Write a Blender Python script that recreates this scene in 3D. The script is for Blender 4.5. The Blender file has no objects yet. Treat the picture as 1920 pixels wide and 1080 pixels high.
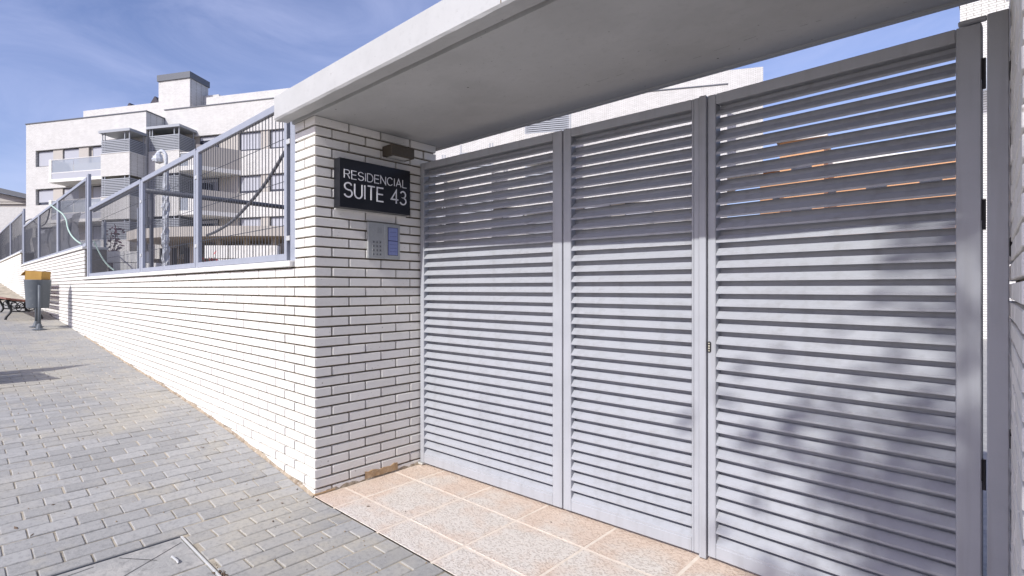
import bpy, bmesh, math, random
from mathutils import Vector, Matrix
R = random.Random(43)
scn = bpy.context.scene
col = scn.collection

# ------------------------------------------------------------------ camera, sky, sun
F, CX, CY, YAW = 979.1, 809.1, 540.6, 0.818289
CAM = Vector((2.7259, -1.6062, 1.2286))
cd = bpy.data.cameras.new('camera'); cam = bpy.data.objects.new('camera', cd); col.objects.link(cam)
cd.sensor_width = 36; cd.lens = F/1920*36
cd.shift_x = (960-CX)/1920; cd.shift_y = (CY-540)/1920
cd.clip_start = .02; cd.clip_end = 2000
cam.location = CAM; cam.rotation_euler = (math.pi/2, 0, YAW)
scn.camera = cam
SUN = Vector((.072, -1, .773)).normalized()
elev = math.asin(SUN.z); azim = math.atan2(SUN.x, SUN.y)
world = bpy.data.worlds.new('World'); scn.world = world; world.use_nodes = True
nt = world.node_tree; nt.nodes.clear()
wo = nt.nodes.new('ShaderNodeOutputWorld'); bg = nt.nodes.new('ShaderNodeBackground')
sky = nt.nodes.new('ShaderNodeTexSky'); sky.sky_type = 'NISHITA'; sky.sun_disc = False
sky.sun_elevation = elev; sky.sun_rotation = azim; sky.altitude = 600; sky.air_density = 1.0; sky.dust_density = 2.6; sky.ozone_density = 2.0
tint = nt.nodes.new('ShaderNodeMixRGB'); tint.blend_type = 'MULTIPLY'; tint.inputs[0].default_value = 1; tint.inputs[2].default_value = (1.05, .95, 1.12, 1)
tc = nt.nodes.new('ShaderNodeTexCoord'); mp = nt.nodes.new('ShaderNodeMapping'); mp.inputs['Scale'].default_value = (1.6, 1.6, 4.5); mp.inputs['Rotation'].default_value = (.35, .2, .6)
nz = nt.nodes.new('ShaderNodeTexNoise'); nz.inputs['Scale'].default_value = 1.7; nz.inputs['Detail'].default_value = 7; nz.inputs['Roughness'].default_value = .62; nz.inputs['Distortion'].default_value = .9
cr = nt.nodes.new('ShaderNodeValToRGB'); cr.color_ramp.elements[0].position = .34; cr.color_ramp.elements[1].position = .85
cr.color_ramp.elements[1].color = (.36, .36, .36, 1)
mx = nt.nodes.new('ShaderNodeMixRGB'); mx.inputs[2].default_value = (5.0, 5.3, 7.4, 1)
nt.links.new(sky.outputs[0], tint.inputs[1]); nt.links.new(tint.outputs[0], mx.inputs[1])
nt.links.new(tc.outputs['Generated'], mp.inputs[0]); nt.links.new(mp.outputs[0], nz.inputs[0]); nt.links.new(nz.outputs[0], cr.inputs[0]); nt.links.new(cr.outputs[0], mx.inputs[0])
nt.links.new(mx.outputs[0], bg.inputs[0]); bg.inputs[1].default_value = .122
nt.links.new(bg.outputs[0], wo.inputs[0])
sd = bpy.data.lights.new('sun', 'SUN'); sd.energy = 3.3; sd.angle = math.radians(.53); sd.color = (1, .98, .945)
so = bpy.data.objects.new('sun', sd); col.objects.link(so); so.location = (6, -20, 15)
so.rotation_euler = SUN.to_track_quat('Z', 'Y').to_euler()
scn.view_settings.view_transform = 'Standard'; scn.view_settings.look = 'None'
scn.view_settings.exposure = .46; scn.view_settings.gamma = 1
scn.render.engine = 'CYCLES'

# ------------------------------------------------------------------ pixel rays (directions only)
RT = Vector((math.cos(YAW), math.sin(YAW), 0)); FW = Vector((-math.sin(YAW), math.cos(YAW), 0)); UP = Vector((0, 0, 1))
def ray(px, py): return FW + RT*((px-CX)/F) + UP*((CY-py)/F)
def aty(px, py, y): d = ray(px, py); return CAM + d*((y-CAM.y)/d.y)
def atx(px, py, x): d = ray(px, py); return CAM + d*((x-CAM.x)/d.x)
def atd(px, py, depth): return CAM + ray(px, py)*depth
def proj(p):
    d = p-CAM; c = d.dot(FW)
    return (CX+F*d.dot(RT)/c, CY-F*d.z/c, c) if c > .05 else (0, 0, -1)
GX = [0, .35, 1.36, 2.75, 4.16, 6.14, 7.93, 60]; GZ = [0, .04, .15, .25, .325, .445, .555, 3.6]
def G(x):
    x = -x
    if x <= 0: return 0.0
    for i in range(7):
        if x <= GX[i+1]:
            return GZ[i]+(GZ[i+1]-GZ[i])*(x-GX[i])/(GX[i+1]-GX[i])
    return GZ[-1]

# ------------------------------------------------------------------ materials
def mat(name, base, rough=.7, var=.0, noise=None, bump=None, metal=0, spec=.4, alpha=1, objvar=0, spots=None, trans=0):
    m = bpy.data.materials.new(name); m.use_nodes = True; t = m.node_tree; b = t.nodes['Principled BSDF']
    b.inputs['Roughness'].default_value = rough; b.inputs['Metallic'].default_value = metal; b.inputs['Specular IOR Level'].default_value = spec
    if alpha < 1: b.inputs['Alpha'].default_value = alpha
    if trans: b.inputs['Transmission Weight'].default_value = trans
    co = t.nodes.new('ShaderNodeNewGeometry').outputs['Position']
    cur = t.nodes.new('ShaderNodeRGB').outputs[0]; cur.default_value = (*base, 1)
    def nodeN(scale, detail=5, rough_=.6, dist=0):
        n = t.nodes.new('ShaderNodeTexNoise'); n.inputs['Scale'].default_value = scale; n.inputs['Detail'].default_value = detail; n.inputs['Roughness'].default_value = rough_; n.inputs['Distortion'].default_value = dist
        t.links.new(co, n.inputs['Vector']); return n.outputs[0]
    def ramp(src, a, bb, inv=False):
        r = t.nodes.new('ShaderNodeMapRange'); r.inputs[1].default_value = a; r.inputs[2].default_value = bb
        if inv: r.inputs[3].default_value = 1; r.inputs[4].default_value = 0
        t.links.new(src, r.inputs[0]); return r.outputs[0]
    def mix(fac, a, bcol, k=1):
        x = t.nodes.new('ShaderNodeMixRGB'); x.inputs[2].default_value = (*bcol, 1); t.links.new(a, x.inputs[1])
        mm = t.nodes.new('ShaderNodeMath'); mm.operation = 'MULTIPLY'; mm.inputs[1].default_value = k; t.links.new(fac, mm.inputs[0]); t.links.new(mm.outputs[0], x.inputs[0])
        return x.outputs[0]
    if objvar:
        oi = t.nodes.new('ShaderNodeObjectInfo'); h = t.nodes.new('ShaderNodeHueSaturation')
        r = t.nodes.new('ShaderNodeMapRange'); r.inputs[3].default_value = 1-objvar; r.inputs[4].default_value = 1+objvar
        t.links.new(oi.outputs['Random'], r.inputs[0]); t.links.new(r.outputs[0], h.inputs['Value']); t.links.new(cur, h.inputs['Color']); cur = h.outputs[0]
    if noise:
        for (scale, colr, lo, hi, k) in noise: cur = mix(ramp(nodeN(scale), lo, hi), cur, colr, k)
    if spots:
        for (scale, colr, size, k) in spots:
            v = t.nodes.new('ShaderNodeTexVoronoi'); v.inputs['Scale'].default_value = scale; t.links.new(co, v.inputs['Vector'])
            s = t.nodes.new('ShaderNodeSeparateColor'); t.links.new(v.outputs['Color'], s.inputs[0])
            g = t.nodes.new('ShaderNodeMath'); g.operation = 'GREATER_THAN'; g.inputs[1].default_value = .8; t.links.new(s.outputs[0], g.inputs[0])
            q = t.nodes.new('ShaderNodeMath'); q.operation = 'MULTIPLY'; t.links.new(ramp(v.outputs['Distance'], size*.5, size, True), q.inputs[0]); t.links.new(g.outputs[0], q.inputs[1])
            cur = mix(q.outputs[0], cur, colr, k)
    t.links.new(cur, b.inputs['Base Color'])
    if bump:
        prev = None
        for (scale, strength, dist) in bump:
            bn = t.nodes.new('ShaderNodeBump'); bn.inputs['Strength'].default_value = strength; bn.inputs['Distance'].default_value = dist
            t.links.new(nodeN(scale, 6), bn.inputs['Height'])
            if prev: t.links.new(prev, bn.inputs['Normal'])
            prev = bn.outputs[0]
        t.links.new(prev, b.inputs['Normal'])
    return m
M = {}
M['brick'] = mat('white_brick', (.765, .745, .70), .55, objvar=.06, noise=[(3, (.66, .64, .59), .48, .75, .45), (18, (.62, .59, .53), .55, .8, .4), (60, (.55, .52, .45), .58, .8, .35)], spots=[(14, (.30, .27, .22), .10, .7), (37, (.42, .38, .3), .16, .5)], bump=[(90, .25, .003), (12, .15, .004)])
M['mortar'] = mat('brown_mortar', (.16, .133, .09), .9, noise=[(25, (.26, .22, .155), .45, .7, .7)], bump=[(120, .6, .004)])
M['roughmortar'] = mat('rough_base_mortar', (.37, .305, .225), .95, noise=[(14, (.16, .12, .08), .45, .65, .8), (40, (.62, .58, .5), .55, .7, .6)], bump=[(45, .9, .012)])
M['redearth'] = mat('clay_brick', (.40, .27, .15), .9, noise=[(30, (.55, .42, .28), .45, .7, .8)], bump=[(60, .7, .006)])
M['concrete'] = mat('painted_concrete', (.46, .465, .462), .8, noise=[(1.3, (.34, .34, .335), .45, .7, .6), (4, (.52, .52, .515), .52, .75, .5), (9, (.50, .50, .495), .5, .8, .4), (30, (.36, .36, .355), .55, .75, .4)], spots=[(11, (.10, .095, .09), .075, .95), (26, (.18, .17, .16), .11, .8), (60, (.3, .29, .28), .15, .6)], bump=[(70, .12, .003), (5, .1, .01)])
M['coping'] = mat('coping_stone', (.72, .71, .68), .8, noise=[(6, (.5, .48, .42), .5, .75, .6)], bump=[(60, .2, .003)])
M['paver'] = mat('grey_paver', (.325, .322, .308), .85, objvar=.13, noise=[(1.1, (.42, .39, .32), .46, .64, .7), (4.5, (.45, .41, .32), .56, .75, .5), (45, (.17, .17, .165), .48, .72, .5), (150, (.50, .49, .45), .54, .72, .45)], spots=[(13, (.12, .10, .08), .07, .8)], bump=[(160, .35, .003), (35, .3, .004)])
M['sand'] = mat('joint_sand', (.43, .38, .29), .95, noise=[(5, (.13, .115, .09), .44, .62, .75), (60, (.5, .45, .36), .5, .7, .5)], bump=[(120, .6, .004)])
M['steel'] = mat('grey_gate_paint', (.365, .378, .405), .42, noise=[(6, (.315, .328, .352), .45, .7, .6), (200, (.395, .408, .435), .5, .8, .4)], bump=[(380, .05, .001)], spec=.5)
def streak(m):
    t = m.node_tree; b = t.nodes['Principled BSDF']; src = b.inputs['Base Color'].links[0].from_socket
    g = t.nodes.new('ShaderNodeNewGeometry'); mpn = t.nodes.new('ShaderNodeMapping'); mpn.inputs['Scale'].default_value = (26, 26, 1.6); t.links.new(g.outputs['Position'], mpn.inputs[0])
    n = t.nodes.new('ShaderNodeTexNoise'); n.inputs['Scale'].default_value = 1; n.inputs['Detail'].default_value = 5; t.links.new(mpn.outputs[0], n.inputs['Vector'])
    r = t.nodes.new('ShaderNodeMapRange'); r.inputs[1].default_value = .5; r.inputs[2].default_value = .8; r.inputs[4].default_value = .45; t.links.new(n.outputs[0], r.inputs[0])
    x = t.nodes.new('ShaderNodeMixRGB'); x.inputs[2].default_value = (.23, .228, .225, 1); t.links.new(src, x.inputs[1]); t.links.new(r.outputs[0], x.inputs[0]); t.links.new(x.outputs[0], b.inputs['Base Color'])
    rr = t.nodes.new('ShaderNodeMapRange'); rr.inputs[3].default_value = .34; rr.inputs[4].default_value = .6; t.links.new(n.outputs[0], rr.inputs[0]); t.links.new(rr.outputs[0], b.inputs['Roughness'])
streak(M['steel'])
M['fencesteel'] = mat('grey_fence_paint', (.30, .32, .37), .45, noise=[(9, (.25, .27, .31), .45, .7, .6)], spec=.5)
M['bar'] = mat('dark_bar_paint', (.07, .075, .09), .45)
M['black'] = mat('black_fitting', (.018, .017, .02), .5)
M['signblack'] = mat('black_sign_face', (.012, .013, .017), .3, noise=[(5, (.02, .021, .026), .4, .7, .6)])
M['letter'] = mat('pale_lettering', (.78, .79, .82), .4)
M['bronze'] = mat('brown_lamp_housing', (.075, .062, .045), .5, noise=[(60, (.11, .09, .07), .5, .75, .5)])
M['glassw'] = mat('frosted_lamp_glass', (.62, .62, .6), .3)
M['intercom'] = mat('brushed_intercom_plate', (.42, .43, .42), .35, metal=.35, noise=[(90, (.34, .35, .35), .45, .7, .6)])
M['button'] = mat('intercom_button', (.30, .31, .31), .4, metal=.3)
M['screen'] = mat('blue_name_panel', (.22, .26, .48), .25, noise=[(55, (.32, .36, .58), .5, .75, .5)])
M['navy'] = mat('navy_bezel', (.02, .025, .09), .3)
M['brass'] = mat('brass_cylinder', (.74, .71, .56), .35, metal=.8)
M['whitebrickfar'] = None
M['greyfar'] = mat('grey_cladding', (.33, .35, .38), .5)
M['beige'] = mat('beige_panel', (.44, .41, .37), .7)
M['shutter'] = mat('roller_blind', (.40, .41, .45), .6)
M['dkframe'] = mat('dark_window_frame', (.05, .055, .07), .4)
M['darkglass'] = mat('dark_glass', (.03, .035, .05), .08, spec=.6)
M['glass'] = mat('railing_glass', (.36, .40, .45), .08, alpha=.55, spec=.6)
M['capgrey'] = mat('dark_metal_flashing', (.11, .12, .135), .4)
M['orange'] = mat('orange_render', (.60, .33, .17), .8, noise=[(2, (.52, .27, .13), .4, .7, .6)])
M['wood'] = mat('red_brown_slat', (.21, .085, .055), .55, objvar=.15, noise=[(25, (.13, .05, .035), .45, .7, .6)], bump=[(60, .2, .003)])
M['iron'] = mat('black_cast_iron', (.016, .017, .02), .45)
M['bin'] = mat('grey_bin_sheet', (.105, .12, .135), .5, noise=[(12, (.16, .175, .19), .55, .75, .5)], spots=[(20, (.7, .7, .7), .1, .6)])
M['card'] = mat('ochre_cardboard', (.40, .24, .06), .8, noise=[(10, (.32, .18, .05), .45, .7, .5)])
M['hose_grey'] = mat('grey_conduit', (.12, .12, .13), .6)
M['hose_green'] = mat('pale_green_hose', (.42, .55, .47), .5)
M['plastic'] = mat('crinkled_plastic_wrap', (.62, .65, .69), .25, bump=[(25, .9, .03)], alpha=.85)
M['redleaf'] = mat('dark_red_leaf', (.12, .025, .035), .6, noise=[(30, (.06, .02, .03), .45, .7, .6)])
M['scarlet'] = mat('scarlet_leaf', (.45, .03, .03), .6)
M['stem'] = mat('plant_stem', (.13, .09, .06), .8)
M['leaf'] = mat('green_leaf', (.05, .10, .03), .6, noise=[(8, (.08, .13, .04), .45, .7, .6)])
M['bark'] = mat('tree_bark', (.12, .09, .065), .9, bump=[(30, .8, .02)])
M['cover'] = mat('concrete_cover', (.33, .325, .305), .85, noise=[(7, (.46, .44, .40), .45, .7, .85), (22, (.20, .195, .185), .5, .68, .7), (90, (.5, .49, .46), .55, .75, .5)], bump=[(60, .5, .006)])
M['galv'] = mat('galvanised_rim', (.66, .66, .62), .4, metal=.5)
M['ground'] = mat('asphalt', (.06, .06, .06), .9, noise=[(3, (.09, .088, .085), .45, .7, .6)], bump=[(90, .4, .006)])
M['earth'] = mat('bare_earth', (.27, .21, .14), .95, noise=[(4, (.18, .14, .09), .45, .7, .7)], bump=[(25, .6, .03)])
M['inner'] = mat('dark_interior', (.05, .05, .055), .8)
M['shadecloth'] = mat('grey_screen_mesh', (.15, .155, .17), .7, noise=[(3, (.21, .21, .225), .45, .7, .6), (18, (.11, .11, .125), .5, .7, .5)], alpha=.86)
M['solar'] = mat('solar_panel', (.05, .045, .05), .2)

def far_brick():
    m = bpy.data.materials.new('white_facade_brick'); m.use_nodes = True; t = m.node_tree; b = t.nodes['Principled BSDF']; b.inputs['Roughness'].default_value = .7
    g = t.nodes.new('ShaderNodeNewGeometry'); s = t.nodes.new('ShaderNodeSeparateXYZ'); t.links.new(g.outputs['Position'], s.inputs[0])
    def dot(a, bb):
        x = t.nodes.new('ShaderNodeMath'); x.operation = 'MULTIPLY'; x.inputs[1].default_value = a; t.links.new(s.outputs[0], x.inputs[0])
        y = t.nodes.new('ShaderNodeMath'); y.operation = 'MULTIPLY_ADD'; y.inputs[1].default_value = bb; t.links.new(s.outputs[1], y.inputs[0]); t.links.new(x.outputs[0], y.inputs[2]); return y.outputs[0]
    c = t.nodes.new('ShaderNodeCombineXYZ'); t.links.new(dot(1.0, .35), c.inputs[0]); t.links.new(s.outputs[2], c.inputs[1])
    br = t.nodes.new('ShaderNodeTexBrick'); br.inputs['Scale'].default_value = 1; br.inputs['Brick Width'].default_value = .25; br.inputs['Row Height'].default_value = .06; br.inputs['Mortar Size'].default_value = .010
    br.inputs['Color1'].default_value = (.70, .695, .68, 1); br.inputs['Color2'].default_value = (.60, .595, .58, 1); br.inputs['Mortar'].default_value = (.30, .285, .25, 1)
    t.links.new(c.outputs[0], br.inputs['Vector'])
    n = t.nodes.new('ShaderNodeTexNoise'); n.inputs['Scale'].default_value = 1.2; n.inputs['Detail'].default_value = 6; t.links.new(g.outputs['Position'], n.inputs['Vector'])
    r = t.nodes.new('ShaderNodeMapRange'); r.inputs[1].default_value = .45; r.inputs[2].default_value = .75; r.inputs[4].default_value = .35; t.links.new(n.outputs[0], r.inputs[0])
    x = t.nodes.new('ShaderNodeMixRGB'); x.inputs[2].default_value = (.66, .65, .62, 1); t.links.new(br.outputs[0], x.inputs[1]); t.links.new(r.outputs[0], x.inputs[0])
    t.links.new(x.outputs[0], b.inputs['Base Color']); return m
M['farbrick'] = far_brick(); del M['whitebrickfar']

def tile_mat():
    m = bpy.data.materials.new('peach_relief_tile'); m.use_nodes = True; t = m.node_tree; b = t.nodes['Principled BSDF']; b.inputs['Roughness'].default_value = .75
    g = t.nodes.new('ShaderNodeNewGeometry').outputs['Position']
    wob = t.nodes.new('ShaderNodeTexNoise'); wob.inputs['Scale'].default_value = 40; t.links.new(g, wob.inputs['Vector'])
    ad = t.nodes.new('ShaderNodeMixRGB'); ad.blend_type = 'ADD'; ad.inputs[0].default_value = .012; t.links.new(g, ad.inputs[1]); t.links.new(wob.outputs[1], ad.inputs[2])
    n = t.nodes.new('ShaderNodeTexNoise'); n.inputs['Scale'].default_value = 95; n.inputs['Detail'].default_value = 1.5; n.inputs['Distortion'].default_value = .5; t.links.new(ad.outputs[0], n.inputs['Vector'])
    r = t.nodes.new('ShaderNodeMapRange'); r.inputs[1].default_value = .38; r.inputs[2].default_value = .52; t.links.new(n.outputs[0], r.inputs[0])
    dirt = t.nodes.new('ShaderNodeTexNoise'); dirt.inputs['Scale'].default_value = 5; dirt.inputs['Detail'].default_value = 7; t.links.new(g, dirt.inputs['Vector'])
    sp = t.nodes.new('ShaderNodeSeparateXYZ'); t.links.new(g, sp.inputs[0])
    def mth(op, a, b_=None, c_=None):
        q = t.nodes.new('ShaderNodeMath'); q.operation = op
        for k, v in enumerate((a, b_, c_)):
            if v is None: continue
            if isinstance(v, (int, float)): q.inputs[k].default_value = v
            else: t.links.new(v, q.inputs[k])
        return q.outputs[0]
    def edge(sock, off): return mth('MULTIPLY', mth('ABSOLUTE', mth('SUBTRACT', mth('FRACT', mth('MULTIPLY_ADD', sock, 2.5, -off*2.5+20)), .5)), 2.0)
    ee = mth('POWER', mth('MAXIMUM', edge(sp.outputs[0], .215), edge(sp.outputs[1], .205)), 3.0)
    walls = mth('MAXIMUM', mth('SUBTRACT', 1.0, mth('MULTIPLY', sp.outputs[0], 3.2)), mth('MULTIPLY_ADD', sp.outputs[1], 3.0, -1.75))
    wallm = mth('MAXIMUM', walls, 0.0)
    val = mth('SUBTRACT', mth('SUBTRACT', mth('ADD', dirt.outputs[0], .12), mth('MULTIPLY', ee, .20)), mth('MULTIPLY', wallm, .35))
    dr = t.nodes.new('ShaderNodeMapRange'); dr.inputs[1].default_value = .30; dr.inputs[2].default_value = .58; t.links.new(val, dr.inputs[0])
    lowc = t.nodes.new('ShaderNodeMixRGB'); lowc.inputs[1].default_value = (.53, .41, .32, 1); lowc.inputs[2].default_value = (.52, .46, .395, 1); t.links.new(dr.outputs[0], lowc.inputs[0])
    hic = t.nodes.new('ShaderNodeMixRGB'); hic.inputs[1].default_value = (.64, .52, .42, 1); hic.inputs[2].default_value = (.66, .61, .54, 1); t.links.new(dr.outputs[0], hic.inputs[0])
    x = t.nodes.new('ShaderNodeMixRGB'); t.links.new(r.outputs[0], x.inputs[0]); t.links.new(lowc.outputs[0], x.inputs[1]); t.links.new(hic.outputs[0], x.inputs[2])
    t.links.new(x.outputs[0], b.inputs['Base Color'])
    bu = t.nodes.new('ShaderNodeBump'); bu.inputs['Strength'].default_value = .6; bu.inputs['Distance'].default_value = .003; t.links.new(r.outputs[0], bu.inputs['Height']); t.links.new(bu.outputs[0], b.inputs['Normal'])
    return m
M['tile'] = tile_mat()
M['grout'] = mat('pale_grout', (.72, .64, .54), .9, noise=[(20, (.58, .49, .39), .45, .7, .6)])

# ------------------------------------------------------------------ mesh helpers
W = {}
def link(name, me, m, parent=None, loc=(0, 0, 0), rot=None):
    o = bpy.data.objects.new(name, me); col.objects.link(o)
    if m is not None and hasattr(me, 'materials') and not me.materials: me.materials.append(M[m])
    o.location = loc
    if rot: o.rotation_euler = rot
    if parent is not None:
        o.parent = parent; o.matrix_parent_inverse = Matrix.Translation(-W[parent.name])
    W[o.name] = Vector(loc) if parent is None else Vector((0, 0, 0))
    return o
def thing(name, label, cat, loc=(0, 0, 0), group=None):
    o = bpy.data.objects.new(name, None); col.objects.link(o); o.location = loc; o.empty_display_size = .1
    W[o.name] = Vector(loc); return tag(o, label, cat, group)
def tag(o, label, cat, group=None):
    o['label'] = label; o['category'] = cat
    if group: o['group'] = group
    return o
def struct(o): o['kind'] = 'structure'; return o
def stuff(o): o['kind'] = 'stuff'; return o
class MB:
    def __init__(s): s.v = []; s.f = []
    def add(s, vs, fs):
        n = len(s.v); s.v += [tuple(v) for v in vs]; s.f += [tuple(i+n for i in f) for f in fs]; return s
    def hexa(s, c):   # 8 corners: bottom 0-3 ccw, top 4-7
        return s.add(c, [(0, 3, 2, 1), (4, 5, 6, 7), (0, 1, 5, 4), (1, 2, 6, 5), (2, 3, 7, 6), (3, 0, 4, 7)])
    def box(s, x0, x1, y0, y1, z0, z1):
        return s.hexa([(x0, y0, z0), (x1, y0, z0), (x1, y1, z0), (x0, y1, z0), (x0, y0, z1), (x1, y0, z1), (x1, y1, z1), (x0, y1, z1)])
    def cbox(s, x0, x1, y0, y1, z0, z1, b, fn=None):
        lo = (x0, y0, z0); hi = (x1, y1, z1); vs = []; idx = {}
        for sx in (0, 1):
            for sy in (0, 1):
                for sz in (0, 1):
                    sg = (sx, sy, sz); c = [hi[k] if sg[k] else lo[k] for k in range(3)]
                    for ax in range(3):
                        p = [c[k] if k == ax else c[k]+(-b if sg[k] else b) for k in range(3)]
                        idx[(sg, ax)] = len(vs); vs.append(fn(p) if fn else p)
        fs = []
        for ax in range(3):
            o1, o2 = [k for k in range(3) if k != ax]
            for s_ in (0, 1):
                q = []
                for a, bb in ((0, 0), (1, 0), (1, 1), (0, 1)):
                    g = [0]*3; g[ax] = s_; g[o1] = a; g[o2] = bb; q.append(idx[(tuple(g), ax)])
                flip = (s_ == 0) ^ (ax == 1)
                fs.append(tuple(q[::-1]) if flip else tuple(q))
        for ax in range(3):
            o1, o2 = [k for k in range(3) if k != ax]
            for a in (0, 1):
                for bb in (0, 1):
                    g0 = [0]*3; g0[o1] = a; g0[o2] = bb; g1 = list(g0); g1[ax] = 1; g0 = tuple(g0); g1 = tuple(g1)
                    fs.append((idx[(g0, o1)], idx[(g1, o1)], idx[(g1, o2)], idx[(g0, o2)]))
        for sx in (0, 1):
            for sy in (0, 1):
                for sz in (0, 1): g = (sx, sy, sz); fs.append((idx[(g, 0)], idx[(g, 1)], idx[(g, 2)]))
        return s.add(vs, fs)
    def tube(s, pts, r, n=8, taper=None, cap=True):
        pts = [Vector(p) for p in pts]; rings = []; prev = None; base = len(s.v)
        for i, p in enumerate(pts):
            t = (pts[min(i+1, len(pts)-1)]-pts[max(i-1, 0)]).normalized()
            if prev is None:
                a = Vector((0, 0, 1)) if abs(t.z) < .9 else Vector((1, 0, 0)); nrm = (a-t*a.dot(t)).normalized()
            else: nrm = (prev-t*prev.dot(t)).normalized()
            prev = nrm; bi = t.cross(nrm); rr = r if taper is None else r+(taper-r)*i/(len(pts)-1)
            s.v += [tuple(p+(nrm*math.cos(2*math.pi*k/n)+bi*math.sin(2*math.pi*k/n))*rr) for k in range(n)]
        m = len(pts)
        for i in range(m-1):
            for k in range(n):
                a = base+i*n+k; b = base+i*n+(k+1) % n; s.f.append((a, b, b+n, a+n))
        if cap: s.f.append(tuple(base+k for k in range(n))[::-1]); s.f.append(tuple(base+(m-1)*n+k for k in range(n)))
        return s
    def lathe(s, c, prof, n=24):
        base = len(s.v); c = Vector(c)
        for (r, z) in prof: s.v += [tuple(c+Vector((r*math.cos(2*math.pi*k/n), r*math.sin(2*math.pi*k/n), z))) for k in range(n)]
        for i in range(len(prof)-1):
            for k in range(n): a = base+i*n+k; b = base+i*n+(k+1) % n; s.f.append((a, b, b+n, a+n))
        return s
    def prism(s, poly, f0, f1):  # polygon extruded between two mappings
        n = len(poly); a = [f0(p) for p in poly]; b = [f1(p) for p in poly]
        return s.add(a+b, [tuple(range(n))[::-1], tuple(range(n, 2*n))]+[(i, (i+1) % n, n+(i+1) % n, n+i) for i in range(n)])
    def mesh(s, name, smooth=False, fix=True):
        me = bpy.data.meshes.new(name); me.from_pydata(s.v, [], s.f); me.update()
        if fix:
            bm = bmesh.new(); bm.from_mesh(me); bmesh.ops.recalc_face_normals(bm, faces=bm.faces); bm.to_mesh(me); bm.free()
        if smooth:
            for p in me.polygons: p.use_smooth = True
        return me
    def build(s, name, m, parent=None, smooth=False, fix=True): return link(name, s.mesh(name, smooth, fix), m, parent)
def smoothline(pts, k=6):
    pts = [Vector(p) for p in pts]; out = []
    for i in range(len(pts)-1):
        p0 = pts[max(i-1, 0)]; p1 = pts[i]; p2 = pts[i+1]; p3 = pts[min(i+2, len(pts)-1)]
        for j in range(k):
            t = j/k; out.append(.5*((2*p1)+(p2-p0)*t+(2*p0-5*p1+4*p2-p3)*t*t+(3*p1-p0-3*p2+p3)*t**3))
    out.append(pts[-1]); return out

# ------------------------------------------------------------------ ground
g = MB(); g.add([(-600, -600, -.16), (600, -600, -.16), (600, 600, -.16), (-600, 600, -.16)], [(0, 1, 2, 3)])
struct(g.build('ground', 'ground', fix=False))
# pavement bed follows the sloping street
xs = [30, 7, 0]+[-v for v in GX[1:7]]+[-14, -25, -45]
def strip(y0, y1, dz, xs=xs):
    m = MB()
    for i in range(len(xs)-1):
        a, b = xs[i], xs[i+1]
        m.hexa([(b, y0, G(b)-.15), (a, y0, G(a)-.15), (a, y1, G(a)-.15), (b, y1, G(b)-.15), (b, y0, G(b)+dz), (a, y0, G(a)+dz), (a, y1, G(a)+dz), (b, y1, G(b)+dz)])
    return m
pave = struct(strip(-5.2, -.008, -.0048).build('pavement', 'sand'))
struct(MB().box(2.775, 30, -5.2, -.01, -.1, .0).build('bounce_paving_right', 'paver'))  # out-of-view pale paving, added to bounce sunlight onto pillar and soffit
struct(strip(-13, -5.43, -.004).build('bounce_paving_street', 'paver'))  # unseen paved sheet behind the camera, added to raise the bounced fill
stuff(strip(-5.42, -5.215, .01).build('kerb', 'coping', pave))
# manhole cover opening x 0..0.9, y -1.4..-0.745
HX0, HX1, HY0, HY1 = -.012, .90, -1.42, -.735
cand = []
PW, PL = .1, .2
i0 = int(-14.0/PW)
for i in range(i0, 16):
    xc = .008+(i+.5)*PW
    for j in range(-25, 1):
        yc = -.008-(j+.5+(.5 if i % 2 else 0))*-PL if False else -.008+(j-.5)*PL+(PL/2 if i % 2 else 0)
        y0, y1 = yc-PL/2, yc+PL/2
        if y1 > -.004:
            y1 = -.010
        if y1-y0 < .04: continue
        p = proj(Vector((xc, (y0+y1)/2, G(xc))))
        if p[2] < .3 or p[0] < -420 or p[0] > 2100 or p[1] > 1500: continue
        x0, x1 = xc-PW/2, xc+PW/2
        if x1 > HX0+.003 and x0 < HX1-.003 and y1 > HY0+.003 and y0 < HY1-.003:
            # cut against the cover frame
            if y1 > HY1 and y1-HY1 > .03: y0 = HY1+.004
            elif x0 < HX0 and HX0-x0 > .03: x1 = HX0-.004
            else: continue
        inside = -15 < p[0] < 1935 and p[1] < 1095
        cand.append((0 if inside else 1, p[2], x0, x1, y0, y1))
cand.sort()
meshes = {}
restp = MB()
def paver_fn(xc, yc, dz, tx, ty):
    sl = (G(xc+.05)-G(xc-.05))/.1
    return lambda p: (xc+p[0], yc+p[1], G(xc)+dz+p[2]+p[0]*(sl+tx)+p[1]*ty)
for n, (ins, d, x0, x1, y0, y1) in enumerate(cand):
    xc, yc = (x0+x1)/2, (y0+y1)/2; hx, hy = (x1-x0)/2-.0030, (y1-y0)/2-.0036
    dz = R.uniform(-.0024, .0022); tx, ty = R.uniform(-.012, .012), R.uniform(-.008, .008)
    jx, jy = R.uniform(-.0014, .0014), R.uniform(-.002, .002)
    if n < 300 and ins == 0:
        key = (round(hx, 3), round(hy, 3))
        if key not in meshes:
            me = MB().cbox(-hx, hx, -hy, hy, -.05, 0, .0035).mesh('paver'); meshes[key] = me
        sl = (G(xc+.05)-G(xc-.05))/.1
        link('paver', meshes[key], 'paver', pave, (xc+jx, yc+jy, G(xc)+dz), (ty, -math.atan(sl+tx), 0))
    else:
        restp.cbox(-hx, hx, -hy, hy, -.05, 0, .0035, paver_fn(xc+jx, yc+jy, dz, tx, ty))
stuff(restp.build('paver_field', 'paver', pave))
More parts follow.
